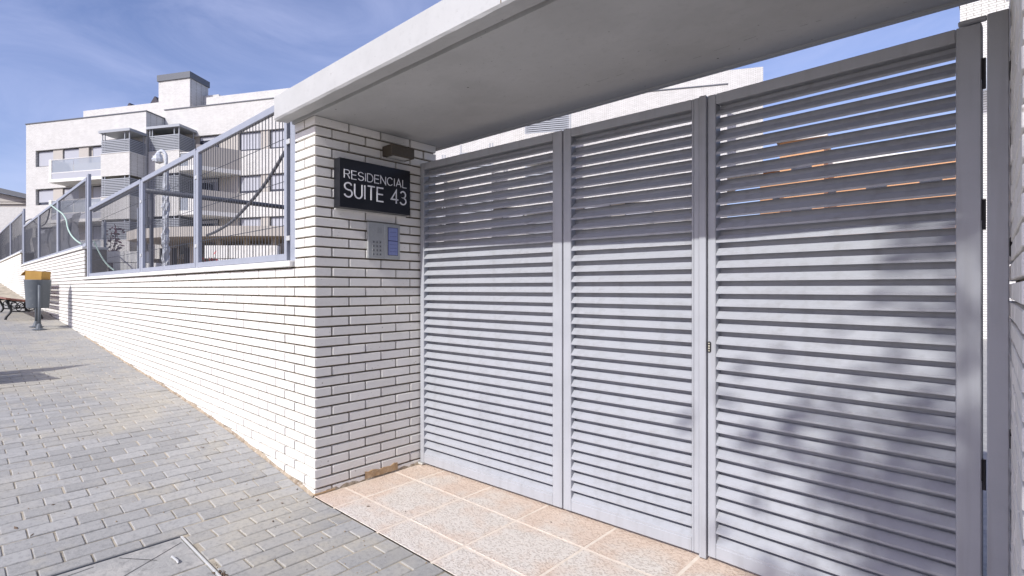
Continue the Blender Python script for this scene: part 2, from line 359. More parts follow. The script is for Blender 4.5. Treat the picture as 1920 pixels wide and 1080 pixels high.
# the mortar skirt where wall meets pavement
sk = MB()
xv = [-.0-.03*k for k in range(0, 235)]
for k in range(len(xv)-1):
    pass
prevr = None
for x in [-.02*k for k in range(0, 342)]:
    h = .010+.010*abs(math.sin(x*7.1)*math.sin(x*2.7+1))+R.uniform(0, .004); wd = .006+R.uniform(0, .005)
    cur = [(x, .002, G(x)+h), (x, -.004-wd*.4, G(x)+h*.6), (x, -.006-wd, G(x)-.004)]
    if prevr:
        for q in (0, 1): sk.add([prevr[q], prevr[q+1], cur[q+1], cur[q]], [(0, 1, 2, 3)])
    prevr = cur
stuff(sk.build('mortar_skirt', 'roughmortar', pave, fix=False))
# scattered grit and dry leaves on the paving
gr = MB()
for k in range(420):
    x = R.uniform(-7, 2); y = R.uniform(-3, -.03) if R.random() < .7 else R.uniform(-.3, -.02)
    s_ = R.uniform(.002, .005); zz = G(x)+.001
    gr.add([(x-s_, y-s_, zz), (x+s_*1.4, y-s_*.4, zz), (x+s_*.2, y+s_, zz), (x, y, zz+s_*1.3)], [(0, 1, 3), (1, 2, 3), (2, 0, 3), (0, 2, 1)])
stuff(gr.build('grit', 'earth', pave))
db_ = MB()
for (px_, py_, sc) in [(483, 938, 1), (557, 917, .8), (452, 935, .7), (512, 978, 1.2), (529, 944, .8), (381, 831, .8), (214, 681, 1.4), (204, 672, 1.2), (402, 1075, 1.2), (100, 940, .9), (270, 846, .7), (330, 830, .7), (690, 950, 1.2), (760, 960, .6), (1033, 980, .6), (30, 985, 1.6), (60, 1000, 1)]:
    d_ = ray(px_, py_); p_ = CAM+d_*((0-CAM.z)/d_.z); p_ = CAM+d_*((G(p_.x)*.9-CAM.z)/d_.z); zz = G(p_.x)+.0015
    a_ = R.uniform(0, 6.28); l_ = .013*sc
    e1 = Vector((math.cos(a_), math.sin(a_), 0))*l_; e2 = Vector((-math.sin(a_), math.cos(a_), 0))*l_*.4; c_ = Vector((p_.x, p_.y, zz))
    db_.add([c_-e1, c_+e2, c_+e1+Vector((0, 0, .004)), c_-e2, c_+Vector((0, 0, .005))], [(0, 1, 4), (1, 2, 4), (2, 3, 4), (3, 0, 4)])
for k in range(60):
    c_ = Vector((.47+R.gauss(0, .03), -.725+R.gauss(0, .008), .001)); l_ = R.uniform(.002, .006)
    db_.add([c_+Vector((-l_, -l_*.4, 0)), c_+Vector((l_, -l_*.5, 0)), c_+Vector((0, l_, 0)), c_+Vector((0, 0, l_))], [(0, 1, 3), (1, 2, 3), (2, 0, 3)])
stuff(db_.build('leaf_litter', 'stem', pave, fix=False))
# manhole cover
mh = thing('manhole_cover', 'two part concrete inspection cover in the grey paving with a steel edge rim', 'manhole cover', (.4, -1.0, 0))
MB().cbox(0, .331, -1.40, -.752, -.05, .001, .003).build('lid', 'cover', mh)
MB().cbox(.341, .88, -1.40, -.752, -.05, 0, .003).build('lid', 'cover', mh)
MB().cbox(-.004, .885, -.749, -.738, -.06, .005, .002).build('rim', 'galv', mh)
MB().box(-.010, -.006, -1.41, -.75, -.06, .003).build('rim', 'capgrey', mh)
MB().tube([(.185, -.846, .004), (.19, -.846, .011), (.25, -.840, .011), (.256, -.840, .004)], .005).build('lifting_handle', 'galv', mh)
for (a, b) in [((.06, -.765), (.21, -1.05)), ((.02, -1.02), (.16, -.90)), ((.03, -1.12), (.05, -1.30))]:
    a = Vector((*a, .002)); b = Vector((*b, .002)); t = (b-a).normalized(); q = Vector((-t.y, t.x, 0))*.002
    MB().add([a-q, a+q, b+q, b-q], [(0, 1, 2, 3)]).build('crack', 'black', mh, fix=False)

# tiled threshold
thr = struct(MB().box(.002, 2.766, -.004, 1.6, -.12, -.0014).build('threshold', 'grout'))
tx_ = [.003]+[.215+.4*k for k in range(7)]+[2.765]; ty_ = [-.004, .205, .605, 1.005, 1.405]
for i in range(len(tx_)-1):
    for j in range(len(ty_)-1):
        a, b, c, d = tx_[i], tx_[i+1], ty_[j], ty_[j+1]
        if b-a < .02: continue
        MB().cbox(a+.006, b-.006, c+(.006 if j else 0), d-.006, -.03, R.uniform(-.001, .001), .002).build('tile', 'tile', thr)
# courtyard and terrace behind the walls
struct(MB().box(-.9, 30, 1.6, 80, -.14, -.012).build('courtyard', 'cover'))
struct(MB().box(-70, -.95, .42, 80, -.14, 1.28).build('terrace', 'earth'))

# ------------------------------------------------------------------ brickwork
HC, LB = .06, .25
def zrow(i): return .097+HC*(18-i)      # top of row i (row i lies under joint i)
BD = .105
bm_st = MB().cbox(-.1195, .1195, -BD/2, BD/2, -.0245, .0245, .0025).mesh('brick_stretcher')     # along X
bm_hd = MB().cbox(-.0575, .0575, -BD/2, BD/2, -.0245, .0245, .0025).mesh('brick_header')
bm_sty = MB().cbox(-BD/2, BD/2, -.1195, .1195, -.0245, .0245, .0025).mesh('brick_reveal_stretcher')  # along Y
bm_cA = MB().cbox(-.0575, .0575, -.1195, .1195, -.0245, .0245, .0025).mesh('brick_corner')
bm_cB = MB().cbox(-.1195, .1195, -.0575, .0575, -.0245, .0245, .0025).mesh('brick_corner_turned')
def jit(s=.0012): return R.uniform(-s, s)
# gate pillar x -.25..0, y 0..1
pil = thing('brick_pillar', 'white brick gate pillar carrying the black name sign and intercom', 'pillar', (-.12, .5, 0))
MB().box(-.245, -.019, .019, .981, -.1, 2.249).build('mortar_core', 'mortar', pil)
top_rows = range(-18, 20)
for i in top_rows:
    z = zrow(i)-HC/2
    if z > 2.23 or z < 0: continue
    A = (i % 2 == 0)
    if A:   # reveal: full stretchers, street: header
        link('brick', bm_cA, 'brick', pil, (-.0575+jit(), .1195+jit(), z))
        for k in range(1, 4): link('brick', bm_sty, 'brick', pil, (-BD/2+jit(), .1195+k*LB+jit(), z))
        if z > 1.36: link('brick', bm_hd, 'brick', pil, (-.125-.0575, BD/2+jit(), z))
        else: link('brick', bm_st, 'brick', pil, (-.125-.1195+jit(), BD/2+jit(), z))
    else:
        link('brick', bm_cB, 'brick', pil, (-.1195+jit(), .0575+jit(), z))
        for k in range(3): link('brick', bm_sty, 'brick', pil, (-BD/2+jit(), .125+.1195+k*LB+jit(), z))
        link('brick', MB().cbox(-BD/2, BD/2, -.057, .057, -.0245, .0245, .0025).mesh('brick_closer') if i == -17 else bpy.data.meshes['brick_closer'], 'brick', pil, (-BD/2+jit(), .875+.0575, z))
# rough mortar foot under the reveal with one broken clay brick
ft = MB(); prev = None
for k in range(41):
    y = .001+k*.0245; h = .034+R.uniform(-.004, .004); o_ = R.uniform(.000, .007)
    c = [(-.012, y, h+.004), (o_*.5-.003, y, h*.7), (o_+.001, y, -.002)]
    if prev:
        for q in (0, 1): ft.add([prev[q], prev[q+1], c[q+1], c[q]], [(0, 1, 2, 3)])
    prev = c
ft.build('mortar_foot', 'roughmortar', pil, fix=False)
bb = MB(); n = 10; prev = None
for k in range(n):
    y = .36+k*.03; h = .055-.004*math.sin(k*2.1)+R.uniform(-.006, .004)
    c = [(-.02, y, h+.004), (.004+R.uniform(0, .004), y, h), (.006+R.uniform(0, .003), y, .012)]
    if prev:
        for q in (0, 1): bb.add([prev[q], prev[q+1], c[q+1], c[q]], [(0, 1, 2, 3)])
    prev = c
bb.build('broken_brick', 'redearth', pil, fix=False)
MB().cbox(-.02, .004, -.003, .14, .0, .013, .003).build('clay_sliver', 'redearth', pil)

# street wall, first length x -6.84..-.25, coping 1.36
def street_wall(label, x0, x1, ztop, limit, loc, first=False, y=0.0):
    w = thing('street_wall', label, 'wall', loc)
    zc = ztop
    MB().box(x0, x1-(0 if first else .0), y+.019, y+.30, G(x1)-.3, zc-.001).build('mortar_core', 'mortar', w)
    bricks = []
    for i in range(-60, 22):
        z = zrow(i)-HC/2
        if z+.02 > zc: continue
        off = .125 if i % 2 == 0 else 0.0
        xe = x1-(.125 if first and off else 0)
        k = 0
        while True:
            a = -off-k*LB; b = a-LB; k += 1
            if a < x0+.03: break
            if b > xe-.03: continue
            a_ = min(a, xe); b_ = max(b, x0); xm = (a_+b_)/2
            if z+.0245 < G(xm)-.01: continue
            bricks.append((proj(Vector((xm, y, z)))[2], a_, b_, z))
    bricks.sort()
    rest = MB()
    for n, (d, a, b, z) in enumerate(bricks):
        xm = (a+b)/2; hw = (a-b)/2-.0055
        if n < limit: link('brick', bm_st if hw > .1 else bm_hd, 'brick', w, (xm+jit(), y+BD/2+jit(), z))
        else: jj = jit(); rest.cbox(xm-hw, xm+hw, y+jj, y+.08, z-.0245, z+.0245, .0025)
    if rest.v: stuff(rest.build('brick_field', 'brick', w))
    return w
w1 = street_wall('long low white brick street wall running up from the gate pillar', -6.875, -.25, 1.362, 290, (-3.5, .15, .3), True)
cp = MB()
cx = [-6.87, -6.0, -5.0, -4.0, -3.0, -2.0, -1.2, -.256]
for k in range(len(cx)-1):
    MB().cbox(cx[k]+.001, cx[k+1]-.001, -.030, .33, 1.364, 1.402, .004).build('coping_stone', 'coping', w1)
w2 = street_wall('stepped white brick wall length behind the bench and litter bin', -15.875, -6.875, 1.84, 0, (-11, .15, .6))
for k in range(9):
    MB().cbox(-15.78+k*.99+.001, -15.78+(k+1)*.99-.001, -.030, .33, 1.842, 1.88, .004).build('coping_stone', 'coping', w2)
# return face of the step (short header bricks seen end on)
ret = MB()
for i in range(-10, -2):
    z = zrow(i)-HC/2
    if 1.40 < z < 1.82: ret.cbox(-6.95, -6.882, .012, .125, z-.0245, z+.0245, .0025); ret.cbox(-6.95, -6.882, .135, .29, z-.0245, z+.0245, .0025)
stuff(ret.build('brick_return', 'brick', w2))
w3 = street_wall('highest far length of white brick wall past the bench', -34, -15.875, 2.22, 0, (-22, .15, 1.2))
MB().cbox(-34, -15.80, -.03, .33, 2.222, 2.262, .004).build('coping_stone', 'coping', w3)

# right pillar
XR = 2.772
rp = thing('brick_pillar', 'shaded white brick pillar on the hinge side of the gate', 'pillar', (2.9, .5, 0))
MB().box(XR+.019, XR+.30, .019, 1.2, -.1, 2.249).build('mortar_core', 'mortar', rp)
for i in top_rows:
    z = zrow(i)-HC/2+.012
    if z > 2.235 or z < .02: continue
    if i % 2 == 0:
        for k in range(5): link('brick', bm_sty, 'brick', rp, (XR+BD/2+jit(), .1195+k*LB+jit(), z))
        link('brick', bm_st, 'brick', rp, (XR+.11+.1195, BD/2+.0005, z))
    else:
        link('brick', bm_cB, 'brick', rp, (XR+.1195+jit(), .0575+jit(), z))
        for k in range(4): link('brick', bm_sty, 'brick', rp, (XR+BD/2+jit(), .125+.1195+k*LB+jit(), z))
        link('brick', bpy.data.meshes['brick_closer'], 'brick', rp, (XR+BD/2, 1.19-.0575, z))

# ------------------------------------------------------------------ canopy slab
cn = thing('entrance_canopy', 'pale concrete canopy slab spanning over the gate between the pillars', 'canopy', (1.3, .5, 2.25))
x0, x1 = -.255, 3.6; yb = 1.07
# section: front y -.13, groove near front edge and slight lip
sec = [(-.130, 2.262), (-.122, 2.251), (-.088, 2.251), (-.084, 2.254), (-.040, 2.254), (-.036, 2.275), (-.014, 2.275), (-.010, 2.2535), (1.035, 2.2535), (1.038, 2.246), (1.070, 2.246), (1.070, 2.398), (-.126, 2.398), (-.130, 2.394)]
nx = 60; sl = MB(); base = 0
mn = MB(); L = len(sec)
for k in range(nx+1):
    x = x0+(x1-x0)*k/nx
    for n, (y, z) in enumerate(sec):
        e = R.uniform(-.0018, .0018) if n in (1, 2, 3, 4) else 0
        mn.v.append((x, y, z+e))
for k in range(nx):
    for n in range(L): a = k*L+n; b = k*L+(n+1) % L; mn.f.append((a, b, b+L, a+L))
mn.f.append(tuple(range(L))); mn.f.append(tuple(nx*L+i for i in range(L)))
mn.build('slab', 'concrete', cn)
# fine casting joint on the fascia and hairline cracks in the soffit
MB().box(1.515, 1.519, -.1312, -.128, 2.262, 2.396).build('casting_joint', 'mortar', cn)
for pts in ([(905, 192), (930, 203), (955, 214), (985, 224)], [(1080, 165), (1130, 150), (1190, 131)], [(1300, 110), (1420, 68), (1500, 50), (1560, 30)], [(1660, 15), (1700, 4)]):
    m = MB(); P = []
    for (px, py) in pts:
        d = ray(px, py); P.append(CAM+d*((2.2528-CAM.z)/d.z))
    P = smoothline(P, 5); pr = None
    for k, p in enumerate(P):
        w_ = .0004+R.uniform(0, .0007); q = Vector((R.uniform(-.003, .003), R.uniform(-.003, .003), 0)); p = p+q
        c = (p+Vector((-w_*.3, w_, 0)), p+Vector((w_*.3, -w_, 0)))
        if pr and (k % 5) not in (2, 4) and R.random() < .8: m.add([pr[0], pr[1], c[1], c[0]], [(0, 1, 2, 3)])
        pr = c
    m.build('crack', 'inner', cn, fix=False)

# ------------------------------------------------------------------ louvred gate
def frame_fn(a, b):
    a = Vector((*a, 0)); b = Vector((*b, 0)); t = (b-a).normalized(); n = Vector((t.y, -t.x, 0))   # n outward (towards street)
    return a, t, n, (b-a).length
ZT, ZB = 2.098, .019
def louvre(parent, a, t, n, s0, s1, stl, str_, zt=ZT, zb=ZB, name='frame'):
    """one framed louvre panel between s0 and s1 along the leaf"""
    def bx(sa, sb, d0, d1, za, zb_, bev=.002):
        return lambda: None
    def P(s, d, z): v = a+t*s+n*d; return (v.x, v.y, z)
    def cb(nm, sa, sb, d0, d1, za, zb_, bev=.003):
        return MB().cbox(sa, sb, -d1, -d0, za, zb_, bev, lambda p: P(p[0], -p[1], p[2])).build(nm, 'steel', parent)
    D = .055
    cb('stile', s0, s0+stl, -D, 0, zb, zt); cb('stile', s1-str_, s1, -D, 0, zb, zt)
    cb('rail', s0+stl+.0003, s1-str_-.0003, -D, -.0004, zt-.046, zt-.0004); cb('rail', s0+stl+.0003, s1-str_-.0003, -D, -.0004, zb+.0004, zb+.056)
    n_sl = 35; zz0 = zb+.056; zz1 = zt-.046; pit = (zz1-zz0)/n_sl
    la = s0+stl+.0006; lb = s1-str_-.0006
    prof = [(-.003, 0), (-.003, .0085), (-.0340, .0340), (-.0495, .0345), (-.0495, .0600), (-.0510, .0600), (-.0510, .0330), (-.0345, .0325), (-.0045, .0075), (-.0045, 0)]
    m = MB(); k = len(prof)
    va = [P(la, d, z) for d, z in prof]; vb = [P(lb, d, z) for d, z in prof]
    m.add(va+vb, [tuple(range(k)), tuple(range(2*k-1, k-1, -1))]+[(i, i+k, (i+1) % k+k, (i+1) % k) for i in range(k)])
    me = m.mesh('slat')
    prof = [(d, min(z, .0555)) for d, z in prof]; m = MB(); va = [P(la, d, z) for d, z in prof]; vb = [P(lb, d, z) for d, z in prof]
    m.add(va+vb, [tuple(range(k)), tuple(range(2*k-1, k-1, -1))]+[(i, i+k, (i+1) % k+k, (i+1) % k) for i in range(k)]); me_top = m.mesh('slat')
    for i in range(n_sl):
        link('slat', me if i < n_sl-1 else me_top, 'steel', parent, (0, 0, zz0+i*pit+.0005+(R.uniform(-.001, .001) if i < n_sl-1 else 0)))
gt = thing('louvred_gate', 'wide two panel grey steel louvred gate leaf beside the name sign pillar', 'gate', (.9, .87, .02))
a, t, n, Lg = frame_fn((.012, .826), (1.842, .911))
louvre(gt, a, t, n, 0, 1.111, .036, .060)
louvre(gt, a, t, n, 1.1175, 1.790, .048, .010)
sA = 1.7905
def PG(s, d, z): v = a+t*s+n*d; return (v.x, v.y, z)
MB().cbox(sA, sA+.022, 0.0, .042, ZB, ZT, .002, lambda p: PG(p[0], -p[1], p[2])).build('stile', 'steel', gt)
MB().cbox(sA+.0226, sA+.052, -.006, .040, ZB-.012, ZT+.003, .002, lambda p: PG(p[0], -p[1], p[2])).build('closing_strip', 'steel', gt)
MB().tube([PG(sA+.03, -.02, -.001), PG(sA+.03, -.02, .02)], .011).build('drop_bolt', 'redearth', gt)
MB().cbox(-.03, .03, -.012, .03, .004, .017, .003, lambda p: PG(p[0], -p[1], p[2])).build('pivot_bracket', 'galv', gt)
dr = thing('louvred_gate', 'single grey steel louvred door leaf with a small black lock', 'gate', (2.3, .89, .02))
a2, t2, n2, Ld = frame_fn((1.856, .917), (2.709, .868))
louvre(dr, a2, t2, n2, 0, Ld, .034, .060)
def PD(s, d, z): v = a2+t2*s+n2*d; return (v.x, v.y, z)
lz = atx(1322, 650, 1.866)
zl = aty(1322, 650, .913).z
lk = MB().prism([(.008*math.cos(k*math.pi/8)+.010, (.017 if 0 < k < 8 else (.017 if k in (0, 8) else -.017))+.008*math.sin(k*math.pi/8)) for k in range(17)], lambda q: PD(q[0]-.002, .004, zl+q[1]), lambda q: PD(q[0]-.002, -.002, zl+q[1])).build('lock_plate', 'black', dr)
for dz in (-.017, -.006, .005, .016):
    MB().tube([PD(.008, .003, zl+dz), PD(.008, .0052, zl+dz)], .0033 if abs(dz) > .01 else .0042, 10).build('lock_cylinder', 'brass', lk)
for zz in (1.93, 1.47, .62):
    MB().tube([PD(Ld+.005, -.008, zz-.05), PD(Ld+.005, -.008, zz+.05)], .0045, 10).build('hinge', 'black', dr)
    MB().cbox(Ld-.001, Ld+.002, .0, .03, zz-.02, zz+.05, .001, lambda p: PD(p[0], -p[1], p[2])).build('hinge_leaf', 'black', dr)
# gate post
gp = thing('gate_post', 'flat grey steel hinge post between the louvred door and brick pillar', 'post', (2.74, .88, 0))
MB().cbox(2.721, 2.7695, .846, .888, .0, 2.112, .003).build('post', 'steel', gp)
MB().cbox(2.655, 2.7208, .850, .886, 2.1015, 2.111, .003).build('head_plate', 'steel', gp)
for zz in (1.92, 1.36, .75, .2):
    MB().cbox(2.7697, XR+.012, .86, .88, zz-.03, zz+.03, .002).build('wall_anchor', 'black', gp)

# ------------------------------------------------------------------ sign with stroke letters
sg = thing('name_sign', 'black rectangular wall sign reading residencial suite 43 on the pillar', 'sign', (.03, .41, 1.72))
sy0, sy1, sz0, sz1, sx = .131, .690, 1.718, 2.016, .064
MB().cbox(.001, sx, sy0, sy1, sz0, sz1, .002).build('sign_box', 'signblack', sg)
MB().box(.001, .012, sy0+.004, sy1+.006, sz0-.009, sz0-.0005).build('back_rail', 'coping', sg)
def arc(cx, cy, rx, ry, a0, a1, n=10): return [(cx+rx*math.cos(math.radians(a0+(a1-a0)*k/n)), cy+ry*math.sin(math.radians(a0+(a1-a0)*k/n))) for k in range(n+1)]
GL = {
 'R': (.62, [[(0, 0), (0, 1), (.32, 1)]+arc(.34, .755, .24, .245, 80, -80)+[(.32, .51), (0, .51)], [(.34, .51), (.60, 0)]]),
 'E': (.54, [[(.53, 1), (0, 1), (0, 0), (.54, 0)], [(0, .52), (.49, .52)]]),
 'S': (.62, [arc(.31, .75, .27, .25, 20, 90, 5)+arc(.31, .75, .28, .25, 95, 235, 8)+[(.31, .50)]+arc(.31, .265, .30, .265, 55, -90, 9)+arc(.31, .265, .31, .265, -95, -165, 5)]),
 'I': (.04, [[(.02, 0), (.02, 1)]]),
 'D': (.66, [[(0, 0), (0, 1), (.26, 1)]+arc(.28, .5, .38, .5, 85, -85, 14)+[(.26, 0), (0, 0)]]),
 'N': (.62, [[(0, 0), (0, 1), (.62, 0), (.62, 1)]]),
 'C': (.68, [arc(.35, .5, .35, .5, 38, 322, 20)]),
 'A': (.66, [[(0, 0), (.33, 1), (.66, 0)], [(.12, .34), (.54, .34)]]),
 'L': (.50, [[(0, 1), (0, 0), (.50, 0)]]),
 'U': (.60, [[(0, 1), (0, .32)]+arc(.30, .31, .30, .31, 180, 360, 12)+[(.60, .32), (.60, 1)]]),
 'T': (.62, [[(0, 1), (.62, 1)], [(.31, 1), (.31, 0)]]),
 '4': (.60, [[(.45, 0), (.45, 1), (0, .30), (.62, .30)]]),
 '3': (.56, [arc(.27, .755, .24, .245, 160, -80, 10)+[(.24, .52)]+arc(.27, .26, .28, .26, 85, -160, 10)]),
}
def ribbon(poly, w):
    n = len(poly); left = []; right = []
    for i in range(n):
        p = Vector(poly[i]); d0 = (p-Vector(poly[i-1])).normalized() if i else None; d1 = (Vector(poly[i+1])-p).normalized() if i < n-1 else None
        if d0 is None: d0 = d1
        if d1 is None: d1 = d0
        b = Vector((-(d0.y+d1.y), d0.x+d1.x)); b.normalize(); q = Vector((-d1.y, d1.x)); c = max(.35, b.dot(q)); o = b*(w/2/c)
        e = Vector((0, 0))
        left.append(p+o); right.append(p-o)
    return left, right
def text(s, y0, y1, zb, zt, wgt):
    h = zt-zb; gap = .20; tot = sum(GL[c][0] if c != ' ' else .30 for c in s)+gap*(len(s)-1); k = (y1-y0)/tot; y = y0
    for c in s:
        if c == ' ': y += (.30+gap)*k; continue
        wd, strokes = GL[c]; m = MB()
        for si, st in enumerate(strokes):
            pts = [(y+p[0]*k, zb+p[1]*h) for p in st]
            if si: # start the second stroke just inside the first
                pass
            l, r = ribbon(pts, wgt); X = sx+.003+.0003*si
            for i in range(len(l)-1):
                q = [(l[i]), (l[i+1]), (r[i+1]), (r[i])]
                m.add([(X, v.x, v.y) for v in q], [(0, 1, 2, 3)])
                m.add([(X, l[i].x, l[i].y), (X, l[i+1].x, l[i+1].y), (sx, l[i+1].x, l[i+1].y), (sx, l[i].x, l[i].y)], [(0, 1, 2, 3)])
                m.add([(X, r[i].x, r[i].y), (X, r[i+1].x, r[i+1].y), (sx, r[i+1].x, r[i+1].y), (sx, r[i].x, r[i].y)], [(0, 1, 2, 3)])
        m.build('letter', 'letter', sg, fix=False); y += (wd+gap)*k
text('RESIDENCIAL', .164, .655, 1.897, 1.947, .0046)
text('SUITE 43', .164, .652, 1.784, 1.870, .0086)

# wall lamp above the sign
lp = thing('wall_lamp', 'small brown box downlight fixed to the pillar bricks above the sign', 'wall lamp', (.05, .6, 2.08))
MB().cbox(.001, .098, .500, .700, 2.092, 2.160, .004).build('housing', 'bronze', lp)
MB().box(.018, .080, .53, .67, 2.0895, 2.0915).build('diffuser', 'glassw', lp)
# intercom
ic = thing('intercom_panel', 'grey metal intercom with keypad and blue name cards below the sign', 'intercom', (.01, .5, 1.42))
MB().cbox(.001, .019, .374, .506, 1.421, 1.655, .003).build('speaker_plate', 'intercom', ic)
MB().cbox(.001, .019, .5065, .640, 1.421, 1.655, .003).build('name_plate', 'intercom', ic)
for r_ in range(4):
    for c_ in range(3):
        yy = .408+c_*.027; zz = 1.527-r_*.026
        k_ = MB().cbox(.018, .0215, yy, yy+.019, zz-.009, zz+.009, .001).build('key', 'button', ic)
        MB().box(.0214, .0219, yy+.0065, yy+.0125, zz-.004, zz+.004).build('numeral_mark', 'black', k_)
for r_ in range(5):
    for c_ in range(5):
        MB().lathe((.0192, .455+c_*.007, 1.622-r_*.007), [(.0001, 0), (.0016, .0001)], 6).build('speaker_hole', 'black', ic) if False else None
spk = MB()
for r_ in range(5):
    for c_ in range(5): spk.box(.0188, .0194, .450+c_*.0075, .4525+c_*.0075, 1.618-r_*.0075, 1.6205-r_*.0075)
stuff(spk.build('speaker_grille', 'black', ic))
for (za, zb_) in ((1.545, 1.628), (1.449, 1.540)):
    w_ = MB().cbox(.0185, .0205, .533, .620, za-.003, zb_+.003, .0008).build('name_window', 'navy', ic)
    MB().box(.0204, .0211, .538, .616, za, zb_).build('name_card', 'screen', w_)
    for k_ in range(1, 3 if za > 1.5 else 4):
        zz = za+(zb_-za)*k_/(3 if za > 1.5 else 4); MB().box(.0210, .0214, .548, .608, zz-.0008, zz+.0008).build('card_line', 'navy', w_)

# ------------------------------------------------------------------ fences on the walls
def fence(name_label, x0, x1, zb, zt, fy, posts, wires, pitch=.05, base=None, bars=True):
    """bar panel: frame, single bars, thin cross wires"""
    f = thing('bar_fence', name_label, 'fence', ((x0+x1)/2, fy, zb), 'bar panels of the street fence')
    b = .034; d0, d1 = fy, fy+.036
    MB().cbox(x0, x0+b, d0, d1, zb, zt, .003).build('stile', 'fencesteel', f); MB().cbox(x1-b, x1, d0, d1, zb, zt, .003).build('stile', 'fencesteel', f)
    MB().cbox(x0+b+.0004, x1-b-.0004, d0+.0005, d1, zt-.05, zt-.0005, .003).build('rail', 'fencesteel', f); MB().cbox(x0+b+.0004, x1-b-.0004, d0+.0005, d1, zb+.0005, zb+.045, .003).build('rail', 'fencesteel', f)
    n_ = max(2, int((x1-x0-2*b)/pitch)); st = (x1-x0-2*b)/n_
    h = (zt-zb-.095)/2
    me = MB().tube([(0, 0, -h), (0, 0, h)], .0030, 6).mesh('bar')
    allb = MB()
    for k in range(1, n_):
        x = x0+b+st*k+R.uniform(-.002, .002)
        if bars: link('bar', me, 'bar', f, (x, fy+.018, (zt-.05+zb+.045)/2))
        else: allb.tube([(x, fy+.018, zb+.045), (x, fy+.018, zt-.05)], .0026, 5)
    if not bars: stuff(allb.build('bar_field', 'bar', f))
    for z in wires: MB().tube([(x0+b, fy+.024, z), (x1-b, fy+.024, z+R.uniform(-.004, .004))], .0026, 6).build('cross_wire', 'bar', f)
    return f
FY = .012
wr = (1.64, 1.93, 2.21)
fC = fence('grey bar fence panel on the coping nearest the gate pillar, crossed by a conduit', -2.005, -.372, 1.408, 2.457, FY, None, wr)
fB = fence('middle grey bar fence panel on the first wall coping', -3.73, -2.045, 1.408, 2.457, FY, None, wr)
fA = fence('long grey bar fence panel ending at the tall post where the wall steps up', -6.60, -3.80, 1.408, 2.457, FY, None, wr, .05)
def post(x0, x1, z0, z1, label, fy=FY, clamps=()):
    p = thing('fence_post', label, 'post', ((x0+x1)/2, fy, z0), 'posts of the street fence')
    MB().cbox(x0, x1, fy+.004, fy+.046, z0, z1, .003).build('upright', 'fencesteel', p)
    for (xx, z) in clamps: MB().cbox(xx-.022, xx+.022, fy-.004, fy+.0035, z-.016, z+.016, .002).build('clamp', 'galv', p)
post(-.330, -.262, 1.403, 2.44, 'flat grey fence post against the gate pillar', clamps=((-.35, 1.55), (-.35, 2.17)))
post(-2.043, -2.007, 1.403, 2.44, 'slim grey fence post between the conduit panel and middle panel', clamps=((-2.025, 1.60), (-2.025, 2.2)))
post(-3.797, -3.733, 1.403, 2.44, 'slim grey fence post between the middle and the long panel', clamps=((-3.765, 1.60), (-3.765, 2.2)))
post(-6.78, -6.68, 1.403, 2.98, 'tall grey fence post standing where the wall coping steps up')
for (a_, b_, lab) in ((-9.55, -6.82, 'grey bar fence panel on the second wall, just past the tall post'), (-12.3, -9.66, 'grey bar fence panel on the second wall, second past the tall post'), (-15.4, -12.4, 'grey bar fence panel on the second wall, at its far end')):
    fence(lab, a_, b_, 1.886, 2.95, FY, None, (2.12, 2.42, 2.7), .06, bars=False)
post(-9.655, -9.555, 1.885, 2.96, 'doubled grey fence post above the litter bin on the second wall')
post(-12.395, -12.305, 1.885, 2.95, 'thin grey fence post above the bench on the second wall')
post(-15.62, -15.42, 1.885, 3.42, 'grey end post where the second wall meets the highest wall')
fence('grey bar fence panel on the highest far wall', -19.2, -15.7, 2.27, 3.38, FY, None, (2.5, 2.8), .08, bars=False)
post(-19.32, -19.22, 2.264, 3.40, 'grey fence post on the highest far wall')
fence('grey bar fence panel furthest along the highest wall', -24.5, -19.34, 2.27, 3.40, FY, None, (2.5, 2.8), .08, bars=False)
# screening cloth and inner rail behind the second fence
def cloth(name, x0, x1, z0, z1, y, label, slope=0):
    m = MB(); nx_, nz_ = 40, 6
    for i in range(nx_+1):
        for j in range(nz_+1):
            x = x0+(x1-x0)*i/nx_; z = z0+(z1-z0)*j/nz_
            m.v.append((x, y+.03*math.sin(x*5+j)+R.uniform(-.008, .008), z+(slope*(i/nx_) if j == nz_ else 0)))
    for i in range(nx_):
        for j in range(nz_): a_ = i*(nz_+1)+j; m.f.append((a_, a_+nz_+1, a_+nz_+2, a_+1))
    o = m.build(name, 'shadecloth', None, True, fix=False); tag(o, label, 'screen'); return o
cloth('screening_cloth', -15.3, -8.6, 1.885, 2.62, .22, 'dark grey screening mesh hung behind the second wall fence')
cloth('screening_cloth', -24, -15.75, 2.265, 2.95, .22, 'dark grey screening mesh behind the fence on the highest far wall')

# inner handrail behind the long panel
hr = thing('handrail', 'thick grey tube handrail on uprights just behind the long fence panel', 'handrail', (-6.5, .62, 1.28))
MB().tube([aty(176, 394, .62), aty(254, 352, .62)], .04, 12).build('rail', 'fencesteel', hr, True)
for x in [aty(q_, 400, .62).x for q_ in (190, 252)]: MB().cbox(x-.03, x+.03, .66, .70, 1.28, 2.51, .003).build('upright', 'fencesteel', hr)
# dark beam running away from the fence
db = thing('steel_beam', 'dark horizontal steel tube running back from the fence behind the bars', 'beam', (-5, 2, 1.28))
p0 = atx(278, 358, -5); p1 = atx(545, 390, -5)
MB().tube([p0-(p1-p0)*.05, p1+(p1-p0)*.2], .035, 10).build('beam', 'bar', db, True)
for q in (.02, 1.1): v = p0+(p1-p0)*q; MB().tube([(v.x, v.y, 1.28), (v.x, v.y, v.z)], .025, 8).build('upright', 'bar', db)
